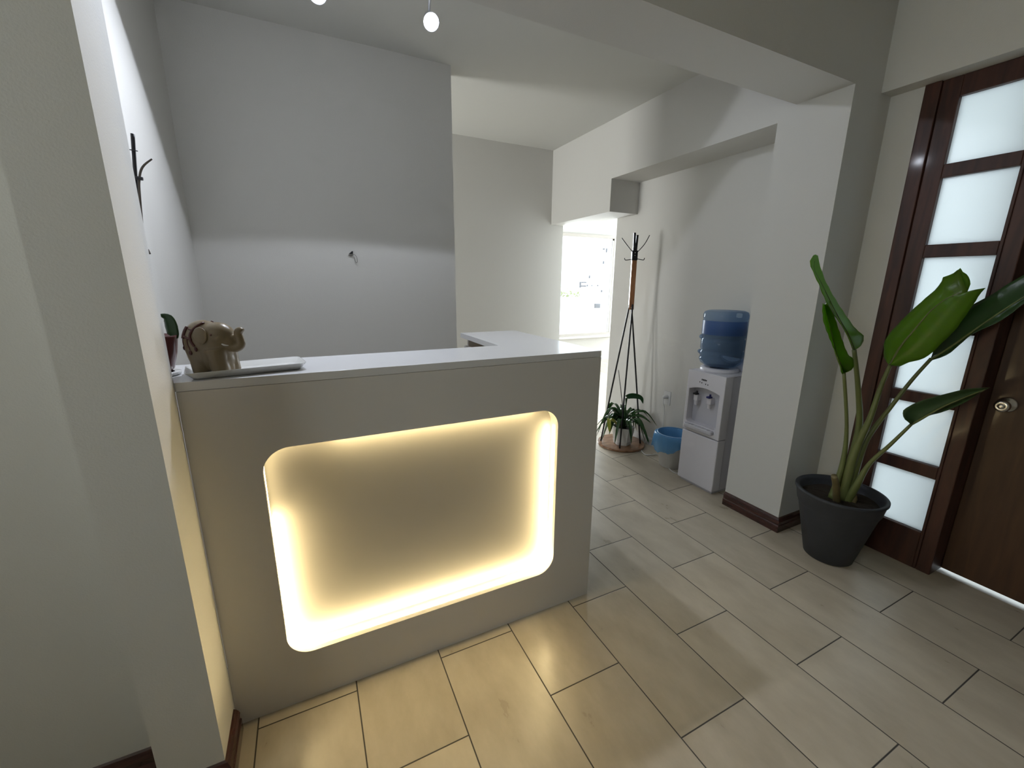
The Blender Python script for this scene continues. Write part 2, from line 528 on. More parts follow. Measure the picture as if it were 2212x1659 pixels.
w1 = bmesh.new()
t = 0.045
box(w1, WX0, WX1, 4.27, 4.33, WZ1 - t, WZ1, 1)
box(w1, WX0, WX0 + t, 4.27, 4.33, WZ0 + t, WZ1 - t)
box(w1, WX1 - t, WX1, 4.27, 4.33, WZ0 + t, WZ1 - t)
box(w1, WX0, WX1, 4.25, 4.33, WZ0, WZ0 + 0.05, 1)
t2 = 0.075
box(w1, WX0 + t, WX1 - t, 4.29, 4.32, WZ1 - t2, WZ1 - t)
box(w1, WX1 - t2, WX1 - t, 4.29, 4.32, WZ0 + t, WZ1 - t)
box(w1, WX0 + t, WX0 + t2, 4.29, 4.32, WZ0 + t, WZ1 - t)
win = struct('window_1', w1, [frame_white, frame_beige], 'large bright window seen through the opening')
obj('pane', bx(WX0 + t2, WX1 - t2, 4.303, 4.309, WZ0 + 0.05, WZ1 - t2), glass_m, win)
obj('window_sill', bx(WX0 - 0.05, WX1 + 0.05, 4.20, 4.30, WZ0 - 0.03, WZ0), frame_white, win)

w5 = bmesh.new()
for a in ((5.60, 5.65, WZ0, WZ1), (7.55, 7.60, WZ0, WZ1), (5.65, 7.55, WZ0, WZ0 + 0.05), (5.65, 7.55, WZ1 - 0.05, WZ1)): box(w5, a[0], a[1], 4.28, 4.33, a[2], a[3])
win5 = struct('added_window_5', w5, frame_white, 'added unseen second window of the far room')  # unseen window put in for the far corner fill light
obj('pane', bx(5.65, 7.55, 4.303, 4.309, WZ0 + 0.05, WZ1 - 0.05), glass_m, win5)
w3 = bmesh.new()
for a in ((-2.55, -2.50, 1.35, 2.55), (-1.30, -1.25, 1.35, 2.55), (-1.925, -1.875, 1.40, 2.5)):
    box(w3, -2.38, -2.33, a[0], a[1], a[2], a[3])
box(w3, -2.38, -2.33, -2.50, -1.30, 1.35, 1.40); box(w3, -2.38, -2.33, -2.50, -1.30, 2.5, 2.55)
win3 = struct('added_window_3', w3, frame_white, 'added unseen window of the waiting area')  # made-up window that goes with the fill light from the left
obj('pane', bx(-2.358, -2.352, -2.50, -1.30, 1.40, 2.5), glass_m, win3)

# skirtings --------------------------------------------------
PROF = [(0, 0), (0.017, 0), (0.017, 0.040), (0.0135, 0.044), (0.0135, 0.060), (0.0155, 0.064), (0.012, 0.074), (0.006, 0.082), (0, 0.086)]
def skirting(name, path, m=board_m, prof=PROF, label=None):
    """path: list of (x, y); the profile grows to the right-hand side of the walking direction"""
    bm = bmesh.new()
    n = len(path)
    secs = []
    for i, p in enumerate(path):
        p = Vector(p)
        d0 = (p - Vector(path[i - 1])).normalized() if i > 0 else None
        d1 = (Vector(path[i + 1]) - p).normalized() if i < n - 1 else None
        if d0 is None: d0 = d1
        if d1 is None: d1 = d0
        n0 = Vector((d0.y, -d0.x)); n1 = Vector((d1.y, -d1.x))
        mv = (n0 + n1); mv = mv / mv.dot(n0) if abs(mv.dot(n0)) > 1e-6 else n0
        secs.append([bm.verts.new((p.x + mv.x * q[0], p.y + mv.y * q[0], q[1])) for q in prof])
    k = len(prof)
    for a, b in zip(secs, secs[1:]):
        for j in range(k):
            bm.faces.new((a[j], a[(j + 1) % k], b[(j + 1) % k], b[j]))
    bm.faces.new(secs[0]); bm.faces.new(secs[-1][::-1])
    return struct(name, bm, m, label)
def sk(name, path, label, m=board_m, prof=PROF):
    return skirting(name, path, m, prof, label)
sk('baseboard_right', [(XB, YC + 0.345), (XB, YC), (XDW, YC), (XDW, -0.812)], 'dark wooden skirting around the right pillar')
sk('baseboard_left', [(-2.29, -0.664), (-0.2009, -0.664), (-0.2009, -0.798), (-0.0592, -0.798), (-0.0592, -0.640)], 'dark wooden skirting around the left pillar')
WPROF = [(0, 0), (0.012, 0), (0.012, 0.06), (0.006, 0.07), (0, 0.07)]
sk('baseboard_back', [(XR, 1.28), (XR, -0.333)], 'white skirting behind the coat rack', board_white, WPROF)
sk('baseboard_far', [(2.75, 4.3), (8.19, 4.3)], 'white skirting below the large window', board_white, WPROF)

# ---------------------------------------------------------------- entrance: side light, post, door
XS = XDW - 0.004
YL, YR = -0.9392, -1.180
ZT = [2.1975, 1.8686, 1.522, 1.1792, 0.8337, 0.484]
ZBt = [1.9252, 1.5793, 1.2345, 0.8894, 0.5467, 0.1985]
bm = bmesh.new()
XF = XS + 0.052
box(bm, XS - 0.012, XF, -0.872, -0.8145, 0.0, ZB - 0.001)          # outer casing
box(bm, XS, XF, YL, -0.872, 0.0, ZB - 0.001)                # left stile
box(bm, XS, XF, -1.192, YR, 0.0, ZB - 0.001)                # right stile
zs = [ZB - 0.001] + [z for p in zip(ZT, ZBt) for z in p] + [0.0]
for i in range(0, len(zs), 2):
    box(bm, XS, XF, YR, YL, zs[i + 1], zs[i])
sl = struct('window_2', bm, dark_wood, 'dark wooden side light with frosted panes', bevel=0.003)
for a, b in zip(ZT, ZBt):
    obj('pane', bx(XS + 0.024, XS + 0.030, YR - 0.004, YL + 0.004, b - 0.004, a + 0.004), frost_m, sl)
bm = bmesh.new()
box(bm, XS, 3.085, -1.247, -1.1925, 0.0, ZB - 0.001)
box(bm, XS, 3.085, -2.30, -1.247, 2.215, ZB - 0.001)
box(bm, 3.0755, 3.085, -1.270, -1.247, 0.0, 2.215)
box(bm, XS, 3.085, -2.30, -2.235, 0.0, 2.215)
struct('trim_5', bm, dark_wood, 'dark wooden door frame', bevel=0.004)
door = struct('door_1', bx(3.0335, 3.075, -2.234, -1.2475, 0.006, 2.2145), door_wood, 'dark brown wooden entrance door', bevel=0.003)
# knob (axis along -X)
def lathe_x(bm, prof, cy, cz, n=32):
    rings = []
    for r, x in prof:
        rings.append([bm.verts.new((x, cy + r * math.cos(2 * PI * i / n), cz + r * math.sin(2 * PI * i / n))) for i in range(n)])
    for a, b in zip(rings, rings[1:]):
        for i in range(n): bm.faces.new((a[i], a[(i + 1) % n], b[(i + 1) % n], b[i]))
    bm.faces.new(rings[0]); bm.faces.new(rings[-1][::-1])
bm = bmesh.new()
lathe_x(bm, [(0.034, 3.034), (0.034, 3.028), (0.028, 3.022), (0.013, 3.018), (0.0115, 3.000), (0.019, 2.992), (0.0255, 2.982), (0.0265, 2.972), (0.023, 2.962), (0.013, 2.9585), (0.012, 2.960)], -1.305, 0.882)
kn = obj('door_knob', bm, chrome, door, smooth=True)
kn['label'] = 'round brushed metal knob'
bm = bmesh.new()
lathe_x(bm, [(0.010, 2.961), (0.0095, 2.956), (0.004, 2.955)], -1.305, 0.882, 20)
obj('key_cylinder', bm, chrome, kn, smooth=True)

# ---------------------------------------------------------------- reception desk
YD, YI, ZS, ZTP = -0.6225, -0.336, 1.107, 1.131
XD0, XD1 = -0.0585, 1.304
desk = thing('reception_desk', 'white L-shaped reception desk with a warm glowing rounded niche in its front', 'reception desk', (0.62, YD, 0))
dl = Vector(desk.location)
def dob(name, bm, m, parent=desk, **k):
    for v in bm.verts: v.co -= dl
    return obj(name, bm, m, parent, **k)
NX0, NX1, NZ0, NZ1, NR = 0.107, 1.113, 0.187, 0.915, 0.075
hole = rrect(NX0, NX1, NZ0, NZ1, NR, 12)
# front panel with the cut-out: outer loop resampled to match
def outer_for(pts):
    out = []
    k = len(pts) // 4
    corners = [(XD0, 0.0), (XD1, 0.0), (XD1, ZS - 0.001), (XD0, ZS - 0.001)]
    for c in range(4):
        for i in range(k): out.append(corners[c])
    return out
bm = bmesh.new()
YP = YD + 0.018
n = len(hole)
hf = [bm.verts.new((x, YD, z)) for x, z in hole]
hb = [bm.verts.new((x, YP, z)) for x, z in hole]
cf = [bm.verts.new((x, YD, z)) for x, z in ((XD0, 0), (XD1, 0), (XD1, ZS - 0.001), (XD0, ZS - 0.001))]
cb = [bm.verts.new((x, YP, z)) for x, z in ((XD0, 0), (XD1, 0), (XD1, ZS - 0.001), (XD0, ZS - 0.001))]
k = n // 4
for c in range(4):
    for H, K, fl in ((hf, cf, False), (hb, cb, True)):
        for i in range(k - 1):
            f = (K[c], H[c * k + i + 1], H[c * k + i])
            bm.faces.new(f[::-1] if fl else f)
        f = (K[c], K[(c + 1) % 4], H[((c + 1) * k) % n], H[c * k + k - 1])
        bm.faces.new(f[::-1] if fl else f)
    bm.faces.new((cf[c], cb[c], cb[(c + 1) % 4], cf[(c + 1) % 4]))
for i in range(n):
    bm.faces.new((hf[i], hf[(i + 1) % n], hb[(i + 1) % n], hb[i]))
dob('front_panel', bm, desk_m)
# niche side wall behind the panel and its back
bm = bmesh.new()
YN = YD + 0.062
big = rrect(NX0 - 0.003, NX1 + 0.003, NZ0 - 0.003, NZ1 + 0.003, NR, 12)
a = [bm.verts.new((x, YP, z)) for x, z in big]; b = [bm.verts.new((x, YN, z)) for x, z in big]
for i in range(n): bm.faces.new((a[i], b[i], b[(i + 1) % n], a[(i + 1) % n]))
dob('niche_rim', bm, desk_m, smooth=True)
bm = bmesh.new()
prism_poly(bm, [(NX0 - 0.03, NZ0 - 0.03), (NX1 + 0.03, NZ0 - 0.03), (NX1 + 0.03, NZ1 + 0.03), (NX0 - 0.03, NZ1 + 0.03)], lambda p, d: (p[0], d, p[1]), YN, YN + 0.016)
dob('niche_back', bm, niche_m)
# LED strip glued round the inside of the rim, missing at the upper left corner
corner_glow = mat('corner_glow_fill', (1, 1, 1), 0.5, emit=(1.0, 0.79, 0.41), estr=11)  # added glow for the corner where the real strip is missing
def strip(pts, name, m=led_m):
    bm = bmesh.new()
    for off, flip in ((0.0022, False),):
        pass
    L0, L1 = [], []
    m_ = len(pts)
    for i, p in enumerate(pts):
        q0 = Vector(pts[max(i - 1, 0)]); q1 = Vector(pts[min(i + 1, m_ - 1)])
        d = (q1 - q0).normalized(); nrm = Vector((-d.y, d.x))
        p = Vector(p)
        L0.append([bm.verts.new((p.x + nrm.x * o_, y_, p.y + nrm.y * o_)) for o_, y_ in ((0.0, YP + 0.012), (0.003, YP + 0.012), (0.003, YP + 0.022), (0.0, YP + 0.022))])
    for s0, s1 in zip(L0, L0[1:]):
        for j in range(4): bm.faces.new((s0[j], s0[(j + 1) % 4], s1[(j + 1) % 4], s1[j]))
    bm.faces.new(L0[0]); bm.faces.new(L0[-1][::-1])
    o = dob(name, bm, m)
    o['label'] = 'warm white glowing light strip'
    return o
pth = list(big)
# order: bottom-left corner, bottom-right, top-right, top-left ; open polyline that skips the top-left corner
left_low = [(NX0 - 0.003, 0.68), (NX0 - 0.003, 0.5)]
strip(left_low + pth[0:13] + pth[13:26] + [(NX1 + 0.003, NZ1 - NR - 0.01)], 'light_strip')
strip([(NX1 - NR, NZ1 + 0.003), (0.30, NZ1 + 0.003)], 'light_strip', mat('led_light_top', (1, 1, 1), 0.5, emit=(1.0, 0.79, 0.41), estr=36))
strip([(0.295, NZ1 + 0.003)] + [p for p in pth[39:52]] + [(NX0 - 0.003, 0.685)], 'light_strip', corner_glow)  # dim glowing filler, no LED strip runs round this corner

# side and rear panels, work surface
dob('side_panel', bx(XD1 - 0.018, XD1, YP, 0.159, 0.0, ZS - 0.001), desk_m)
dob('side_panel', bx(XD0, XD0 + 0.018, YP, YI, 0.0, ZS - 0.001), desk_m)
dob('inner_panel', bx(XD0 + 0.018, 1.02, YI - 0.03, YI - 0.012, 0.0, ZS - 0.001), desk_m)
dob('inner_panel', bx(1.005, 1.023, YI - 0.012, 0.159, 0.0, ZS - 0.045), desk_m)
dob('end_panel', bx(1.023, XD1 - 0.018, 0.141, 0.159, 0.0, ZS - 0.001), desk_m)
bm = bmesh.new()
outline = [(-0.229, YD + 0.0005), (XD1, YD + 0.0005), (XD1, 0.159), (0.985, 0.159), (0.985, YI), (-0.229, YI)]
outline = [(-0.229, -0.6215), (-0.0575, -0.6215), (-0.0575, YD)] + outline[1:]
prism_poly(bm, outline, lambda p, d: (p[0], p[1], d), ZS, ZTP)
ct = dob('countertop', bm, top_m, bevel=0.0015)

# ---------------------------------------------------------------- things on the counter
# tray
tray = thing('serving_tray', 'long narrow white ceramic tray lying on the counter under the elephant', 'tray', (0.097, -0.528, ZTP), math.radians(10))
bm = bmesh.new()
def rect_ring(hx, hy, r, z, n=6):
    pts = rrect(-hx, hx, -hy, hy, r, n)
    return [bm.verts.new((x, y, z)) for x, y in pts]
R_ = [rect_ring(0.125, 0.048, 0.015, 0.0), rect_ring(0.131, 0.054, 0.015, 0.0015), rect_ring(0.146, 0.069, 0.018, 0.0195),
      rect_ring(0.147, 0.070, 0.018, 0.0210), rect_ring(0.144, 0.067, 0.018, 0.0212), rect_ring(0.130, 0.053, 0.015, 0.0065), rect_ring(0.124, 0.047, 0.014, 0.0050)]
for a, b in zip(R_, R_[1:]):
    for i in range(len(a)): bm.faces.new((a[i], a[(i + 1) % len(a)], b[(i + 1) % len(a)], b[i]))
bm.faces.new(R_[0][::-1]); bm.faces.new(R_[-1])
to = obj('tray_dish', bm, ceramic, tray, smooth=True)

# elephant figurine
EH = 0.148
ele = thing('elephant_figurine', 'carved tan elephant figurine with red-brown ropes and curled trunk standing on the white tray', 'figurine', (0.021, -0.538, ZTP + 0.0062), math.radians(-33))
ele.scale = (1.12, 1.0, 1.0)
bm = bmesh.new()
RY = lambda d: Matrix.Rotation(math.radians(d), 4, 'Y')
ellipsoid(bm, (-0.018, 0, 0.088), (0.052, 0.040, 0.058))            # back
ellipsoid(bm, (-0.022, 0, 0.055), (0.044, 0.037, 0.055))
ellipsoid(bm, (0.008, 0, 0.060), (0.040, 0.036, 0.065))             # chest
ellipsoid(bm, (0.020, 0, 0.105), (0.040, 0.034, 0.036))             # head
ellipsoid(bm, (0.044, 0, 0.092), (0.022, 0.020, 0.026), RY(-25))    # muzzle
ellipsoid(bm, (0.026, 0, 0.036), (0.022, 0.036, 0.034))
box(bm, 0.010, 0.042, -0.028, 0.028, 0.001, 0.045)
tube(bm, [(0.020, 0, 0.070), (0.024, 0, 0.035), (0.027, 0, 0.001)], [0.026, 0.023, 0.022], 20)
tube(bm, [(-0.034, 0, 0.070), (-0.030, 0, 0.035), (-0.028, 0, 0.001)], [0.022, 0.018, 0.018], 20)
for y in (-0.019, 0.019):
    tube(bm, [(0.022, y, 0.070), (0.026, y, 0.035), (0.030, y, 0.001)], [0.024, 0.021, 0.021], 20)
    tube(bm, [(-0.034, y, 0.070), (-0.030, y, 0.035), (-0.026, y, 0.001)], [0.022, 0.018, 0.018], 20)
tube(bm, [(0.036, 0, 0.085), (0.054, 0, 0.073), (0.070, 0, 0.072), (0.079, 0, 0.083), (0.077, 0, 0.100), (0.074, 0, 0.112), (0.080, 0, 0.120), (0.088, 0, 0.116)],
     [0.020, 0.014, 0.0115, 0.0105, 0.010, 0.0095, 0.0095, 0.008], 16)
body = obj('body', bm, ele_m, ele, smooth=True)
rm = body.modifiers.new('fuse', 'REMESH'); rm.mode = 'VOXEL'; rm.voxel_size = 0.0022; rm.use_smooth_shade = True
sm = body.modifiers.new('soften', 'SMOOTH'); sm.iterations = 10; sm.factor = 0.6
bpy.context.view_layer.update()
dg = bpy.context.evaluated_depsgraph_get()
bev = body.evaluated_get(dg)
bvh = BVHTree.FromObject(bev, dg)
def onbody(x, z, side=-1, lift=0.0):
    h = bvh.ray_cast(Vector((x, side * 0.2, z)), Vector((0, -side, 0)))
    if h[0] is None: return None
    return h[0] + h[1] * lift
def rope(name, pts, r, m=ele_dark, side=-1):
    P_ = smooth_path([Vector((x, 0, z)) for x, z in pts], 6)
    q = [onbody(p.x, p.z, side, r * 0.2) for p in P_]
    q = [a for a in q if a is not None]
    if len(q) < 2: return
    bm = bmesh.new(); tube(bm, q, r, 8, smooth=False)
    obj(name, bm, m, ele, smooth=True)
for sd in (-1, 1):
    rope('rope', [(0.002, 0.143), (-0.014, 0.128), (-0.024, 0.110), (-0.022, 0.092), (-0.016, 0.078)], 0.0034, side=sd)
    rope('rope', [(-0.050, 0.106), (-0.035, 0.100), (-0.020, 0.096)], 0.0030, side=sd)
    rope('rope', [(-0.040, 0.128), (-0.045, 0.112), (-0.048, 0.098)], 0.0045, side=sd)
    rope('rope', [(-0.034, 0.124), (-0.024, 0.121)], 0.0020, side=sd)
    rope('rope', [(-0.034, 0.100), (-0.034, 0.080), (-0.029, 0.068)], 0.0016, side=sd)
    rope('rope', [(-0.052, 0.100), (-0.055, 0.085), (-0.056, 0.074)], 0.0016, side=sd)
    for x, z in ((-0.029, 0.060), (-0.014, 0.070), (-0.056, 0.070)):
        p = onbody(x, z, sd, 0.001)
        if p is not None:
            bm = bmesh.new(); ellipsoid(bm, p, (0.0042, 0.0030, 0.0068), sub=2); obj('tassel', bm, ele_dark, ele, smooth=True)
    p = onbody(0.027, 0.109, sd, 0.0004)
    bm = bmesh.new(); ellipsoid(bm, p, (0.0028, 0.0018, 0.0028), sub=2); obj('eye', bm, ele_dark, ele, smooth=True)
    # ear: a shallow scoop with raised rim
    p = onbody(0.002, 0.112, sd, 0.0)
    bm = bmesh.new()
    ellipsoid(bm, p + Vector((-0.002, sd * 0.003, -0.006)), (0.019, 0.005, 0.024), RY(10))
    obj('ear', bm, ele_m, ele, smooth=True)
    bm = bmesh.new()
    tube(bm, [(0.036, sd * 0.017, 0.088), (0.046, sd * 0.018, 0.081), (0.056, sd * 0.015, 0.079)], [0.0028, 0.0024, 0.001], 8)
    obj('tusk', bm, ceramic, ele, smooth=True)

# orchid in a maroon pot, half behind the pillar
OX, OY = -0.112, -0.500
orch = thing('potted_orchid', 'orchid in a narrow maroon pot with a black stake, half hidden by the pillar', 'potted plant', (OX, OY, ZTP))
bm = bmesh.new()
prof = [(0.036, 0.0), (0.045, 0.004), (0.045, 0.010), (0.030, 0.010)]
lathe(bm, prof, n=40, cap0=True)
obj('saucer', bm, ceramic, orch, smooth=True)
bm = bmesh.new()
lathe(bm, [(0.0, 0.011), (0.024, 0.011), (0.032, 0.020), (0.043, 0.062), (0.050, 0.104), (0.052, 0.111), (0.049, 0.111), (0.046, 0.100), (0.0, 0.098)], n=40)
obj('pot', bm, maroon, orch, smooth=True)
bm = bmesh.new()
lathe(bm, [(0.0, 0.1005), (0.045, 0.0995)], n=24)
obj('bark', bm, soil, orch)
def blade(mid, widths, side, sag=0.0, nseg=3):
    """leaf blade: midrib points, half widths, side vector, thin closed sheet added by solidify"""
    bm = bmesh.new()
    M_ = smooth_path(mid, 5)
    m_ = len(M_)
    rows = []
    for i, p in enumerate(M_):
        t = i / (m_ - 1)
        f = t * (len(widths) - 1); a = min(int(f), len(widths) - 2); w = widths[a] + (widths[a + 1] - widths[a]) * (f - a)
        tan = (M_[min(i + 1, m_ - 1)] - M_[max(i - 1, 0)]).normalized()
        s = Vector(side); s = (s - tan * s.dot(tan)).normalized()
        nn = s.cross(tan)
        rows.append([bm.verts.new(p + s * w * j / nseg - nn * sag * w * (abs(j) / nseg) ** 1.4) for j in range(-nseg, nseg + 1)])
    for a, b in zip(rows, rows[1:]):
        for j in range(len(a) - 1): bm.faces.new((a[j], a[j + 1], b[j + 1], b[j]))
    return bm
def leaf(name, bm, m, parent, th=0.0012):
    o = obj(name, bm, m, parent, smooth=True)
    s = o.modifiers.new('thickness', 'SOLIDIFY'); s.thickness = th; s.offset = 0
    return o
def ro(p): return (p[0] - OX, p[1] - OY, p[2] - ZTP)
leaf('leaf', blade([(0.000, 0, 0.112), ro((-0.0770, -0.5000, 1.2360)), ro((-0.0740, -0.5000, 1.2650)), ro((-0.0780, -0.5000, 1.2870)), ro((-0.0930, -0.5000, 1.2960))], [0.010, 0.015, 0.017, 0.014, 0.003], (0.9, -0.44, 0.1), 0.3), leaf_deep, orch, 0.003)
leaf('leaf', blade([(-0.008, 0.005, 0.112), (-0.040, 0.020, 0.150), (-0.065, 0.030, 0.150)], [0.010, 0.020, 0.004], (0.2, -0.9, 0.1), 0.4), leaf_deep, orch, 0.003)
bm = bmesh.new()
tube(bm, [(0.000, 0, 0.100), (0.006, 0, 0.250), ro((-0.0930, -0.5000, 1.5600)), ro((-0.0880, -0.5000, 1.6370)), ro((-0.0780, -0.5000, 1.7380))], [0.0030, 0.0030, 0.0030, 0.0040, 0.0042], 8)
obj('support_stake', bm, stem_dark, orch, smooth=True)
bm = bmesh.new()
tube(bm, [(0.004, -0.004, 0.110), (0.010, -0.006, 0.260), ro((-0.0860, -0.5060, 1.5870)), ro((-0.0790, -0.5060, 1.6370)), ro((-0.0680, -0.5060, 1.6640)), ro((-0.0470, -0.5060, 1.6840))], [0.004, 0.0030, 0.0026, 0.0026, 0.0018], 8)
tube(bm, [(0.010, -0.006, 0.260), ro((-0.0930, -0.5000, 1.4630)), ro((-0.0890, -0.5000, 1.4540))], [0.0022, 0.0018, 0.004], 6)
obj('flower_spike', bm, dry_stem, orch, smooth=True)
bm = bmesh.new()
tube(bm, [ro((-0.0900, -0.5120, 1.6360)), ro((-0.0710, -0.5120, 1.6340))], 0.0042, 6, smooth=False)
obj('clip', bm, stem_dark, orch)
bm = bmesh.new()
tube(bm, [ro((-0.0910, -0.5080, 1.7000)), ro((-0.0720, -0.5080, 1.6980))], 0.0012, 6, smooth=False)
obj('clip', bm, stem_dark, orch)

# ---------------------------------------------------------------- coat rack
RX, RYc = 2.675, 0.765
rack = thing('coat_rack', 'freestanding coat rack with a wooden neck, black legs and wire hooks by the opening', 'coat rack', (RX, RYc, 0))
bm = bmesh.new()
lathe(bm, [(0.0, 0.0), (0.196, 0.0), (0.203, 0.005), (0.203, 0.019), (0.200, 0.022), (0.0, 0.022)], n=72)
obj('base', bm, base_wood, rack)
for (a0, a1, b0, b1) in ((-0.147, 0.098, -0.016, 0.012), (-0.112, -0.115, -0.002, -0.018), (0.130, -0.100, 0.016, 0.004)):
    bm = bmesh.new()
    tube(bm, [(a0, a1, 0.022), (a0 * 0.5 + b0 * 0.5, a1 * 0.5 + b1 * 0.5, 0.60), (b0, b1, 1.17), (b0 * .9, b1 * .9, 1.21)], 0.0068, 12)
    obj('leg', bm, metal_dark, rack, smooth=True)
def flat_bar(bm, p0, p1, w, d, side=(0.9, -0.44, 0)):
    p0, p1, s = Vector(p0), Vector(p1), Vector(side).normalized()
    t_ = (p1 - p0).normalized(); f = t_.cross(s).normalized()
    vs = []
    for p in (p0, p1):
        vs += [bm.verts.new(p + s * w * a + f * d * b) for a, b in ((-.5, -.5), (.5, -.5), (.5, .5), (-.5, .5))]
    for q in ((3, 2, 1, 0), (4, 5, 6, 7), (0, 1, 5, 4), (1, 2, 6, 5), (2, 3, 7, 6), (3, 0, 4, 7)):
        bm.faces.new([vs[i] for i in q])
bm = bmesh.new(); flat_bar(bm, (0.000, 0, 1.185), (-0.004, 0, 1.575), 0.040, 0.026)
obj('neck', bm, rack_wood, rack, bevel=0.003)
bm = bmesh.new(); flat_bar(bm, (-0.004, 0, 1.575), (-0.006, 0, 1.650), 0.045, 0.030)
obj('bracket', bm, metal_dark, rack, bevel=0.002)
for z in (1.612, 1.632):
    bm = bmesh.new(); ellipsoid(bm, (-0.013, -0.015, z), (0.004, 0.004, 0.004), sub=2); obj('screw', bm, chrome, rack, smooth=True)
bm = bmesh.new(); ellipsoid(bm, (-0.010, -0.013, 1.200), (0.004, 0.004, 0.004), sub=2); obj('screw', bm, chrome, rack, smooth=True)
for dx, top in ((-0.011, 1.785), (0.010, 1.768)):
    bm = bmesh.new(); flat_bar(bm, (dx * 0.6 - .004, -dx * 0.3, 1.640), (dx - .004, -dx * 0.4, top), 0.017, 0.018)
    obj('top_prong', bm, metal_dark, rack, bevel=0.002)
for pts in ([(-0.022, 0.008, 1.640), (-0.070, 0.032, 1.700), (-0.103, 0.050, 1.745)],
            [(0.018, -0.008, 1.640), (0.062, -0.032, 1.700), (0.095, -0.045, 1.768)],
            [(-0.022, 0.010, 1.583), (-0.055, 0.026, 1.577), (-0.070, 0.032, 1.578), (-0.075, 0.034, 1.592)],
            [(0.014, -0.010, 1.587), (0.050, -0.026, 1.580), (0.066, -0.032, 1.580), (0.071, -0.034, 1.594)]):
    bm = bmesh.new(); tube(bm, pts, 0.0032, 8, k=5); obj('hook', bm, metal_dark, rack, smooth=True)

# ---------------------------------------------------------------- plant on the rack base
PX, PY, PZ = 2.662, 0.735, 0.022
lily = thing('potted_houseplant', 'bushy green houseplant in a white six-sided pot on the coat rack base', 'potted plant', (PX, PY, PZ))
bm = bmesh.new()
def hexring(r, z): return [bm.verts.new((r * math.cos(PI / 3 * i + 0.3), r * math.sin(PI / 3 * i + 0.3), z)) for i in range(6)]
hr = [hexring(0.074, 0), hexring(0.082, 0.034), hexring(0.079, 0.036), hexring(0.098, 0.160), hexring(0.092, 0.160), hexring(0.088, 0.140)]
for a, b in zip(hr, hr[1:]):
    for i in range(6): bm.faces.new((a[i], a[(i + 1) % 6], b[(i + 1) % 6], b[i]))
bm.faces.new(hr[0][::-1])
obj('pot', bm, pot_ceramic, lily, bevel=0.002)
bm = bmesh.new(); s_ = hexring(0.088, 0.139); bm.faces.new(s_); obj('soil', bm, soil, lily)
for i in range(40):
    a = rnd.uniform(0, 2 * PI)
    ln = rnd.uniform(0.16, 0.30)
    rise = rnd.uniform(0.03, 0.17)
    c, s = math.cos(a), math.sin(a)
    far = PX + c * ln
    if far > 2.87: ln = max(0.10, (2.87 - PX) / max(c, 0.2) * 0.95)
    r0 = rnd.uniform(0.0, 0.03)
    drop = rnd.uniform(0.02, 0.24)
    pts = [(c * r0, s * r0, 0.14), (c * ln * 0.25, s * ln * 0.25, 0.16 + rise * 0.7), (c * ln * 0.62, s * ln * 0.62, 0.15 + rise), (c * ln, s * ln, max(0.075, 0.15 + rise - drop))]
    w = rnd.uniform(0.013, 0.026)
    ym = i in (9, 23)
    leaf('leaf', blade(pts, [0.003, 0.004, w * 0.8, w, w * 0.6, 0.001], (-s, c, rnd.uniform(-0.4, 0.4)), 0.45), lily_m, lily)
def rel(p): return tuple(a - b for a, b in zip(p, (PX, PY, PZ)))
leaf('leaf', blade([(0.02, 0, 0.14), rel((2.6070, 0.6600, 0.4280)), rel((2.6040, 0.6400, 0.4810)), rel((2.6610, 0.6200, 0.4840)), rel((2.7100, 0.6000, 0.4640)), rel((2.7360, 0.6000, 0.4120))], [0.003, 0.004, 0.022, 0.026, 0.022, 0.014, 0.001], (0.1, -0.3, 1), 0.2), lily_m, lily)
leaf('leaf', blade([(-0.02, 0, 0.14), rel((2.4470, 0.6600, 0.2990)), rel((2.4180, 0.6300, 0.2440)), rel((2.4180, 0.6200, 0.1990))], [0.008, 0.018, 0.014, 0.001], (0.9, -0.44, 0), 0.4), lily_yellow, lily)
bm = bmesh.new(); tube(bm, [(0, 0, 0.14), rel((2.6070, 0.7000, 0.3680)), rel((2.5330, 0.7000, 0.7000))], [0.004, 0.0035, 0.0022], 8)
obj('dry_stalk', bm, stem_dark, lily, smooth=True)

# ---------------------------------------------------------------- water dispenser
FX = 2.610
WY0, WY1 = -0.229, 0.066
wd = thing('water_dispenser', 'white standing water dispenser with two taps beside the right pillar', 'water dispenser', (2.75, -0.08, 0))
wl = Vector(wd.location)
def wob(name, bm, m, parent=wd, **k):
    for v in bm.verts: v.co -= wl
    return obj(name, bm, m, parent, **k)
BXB = 2.885
# housing: shell behind a front frame with a niche
wob('housing', bx(FX + 0.075, BXB, WY0 + 0.008, WY1 - 0.008, 0.015, 0.812), white_plastic, bevel=0.006)
bm = bmesh.new()
NY0, NY1, NZa, NZb = -0.196, 0.044, 0.452, 0.690
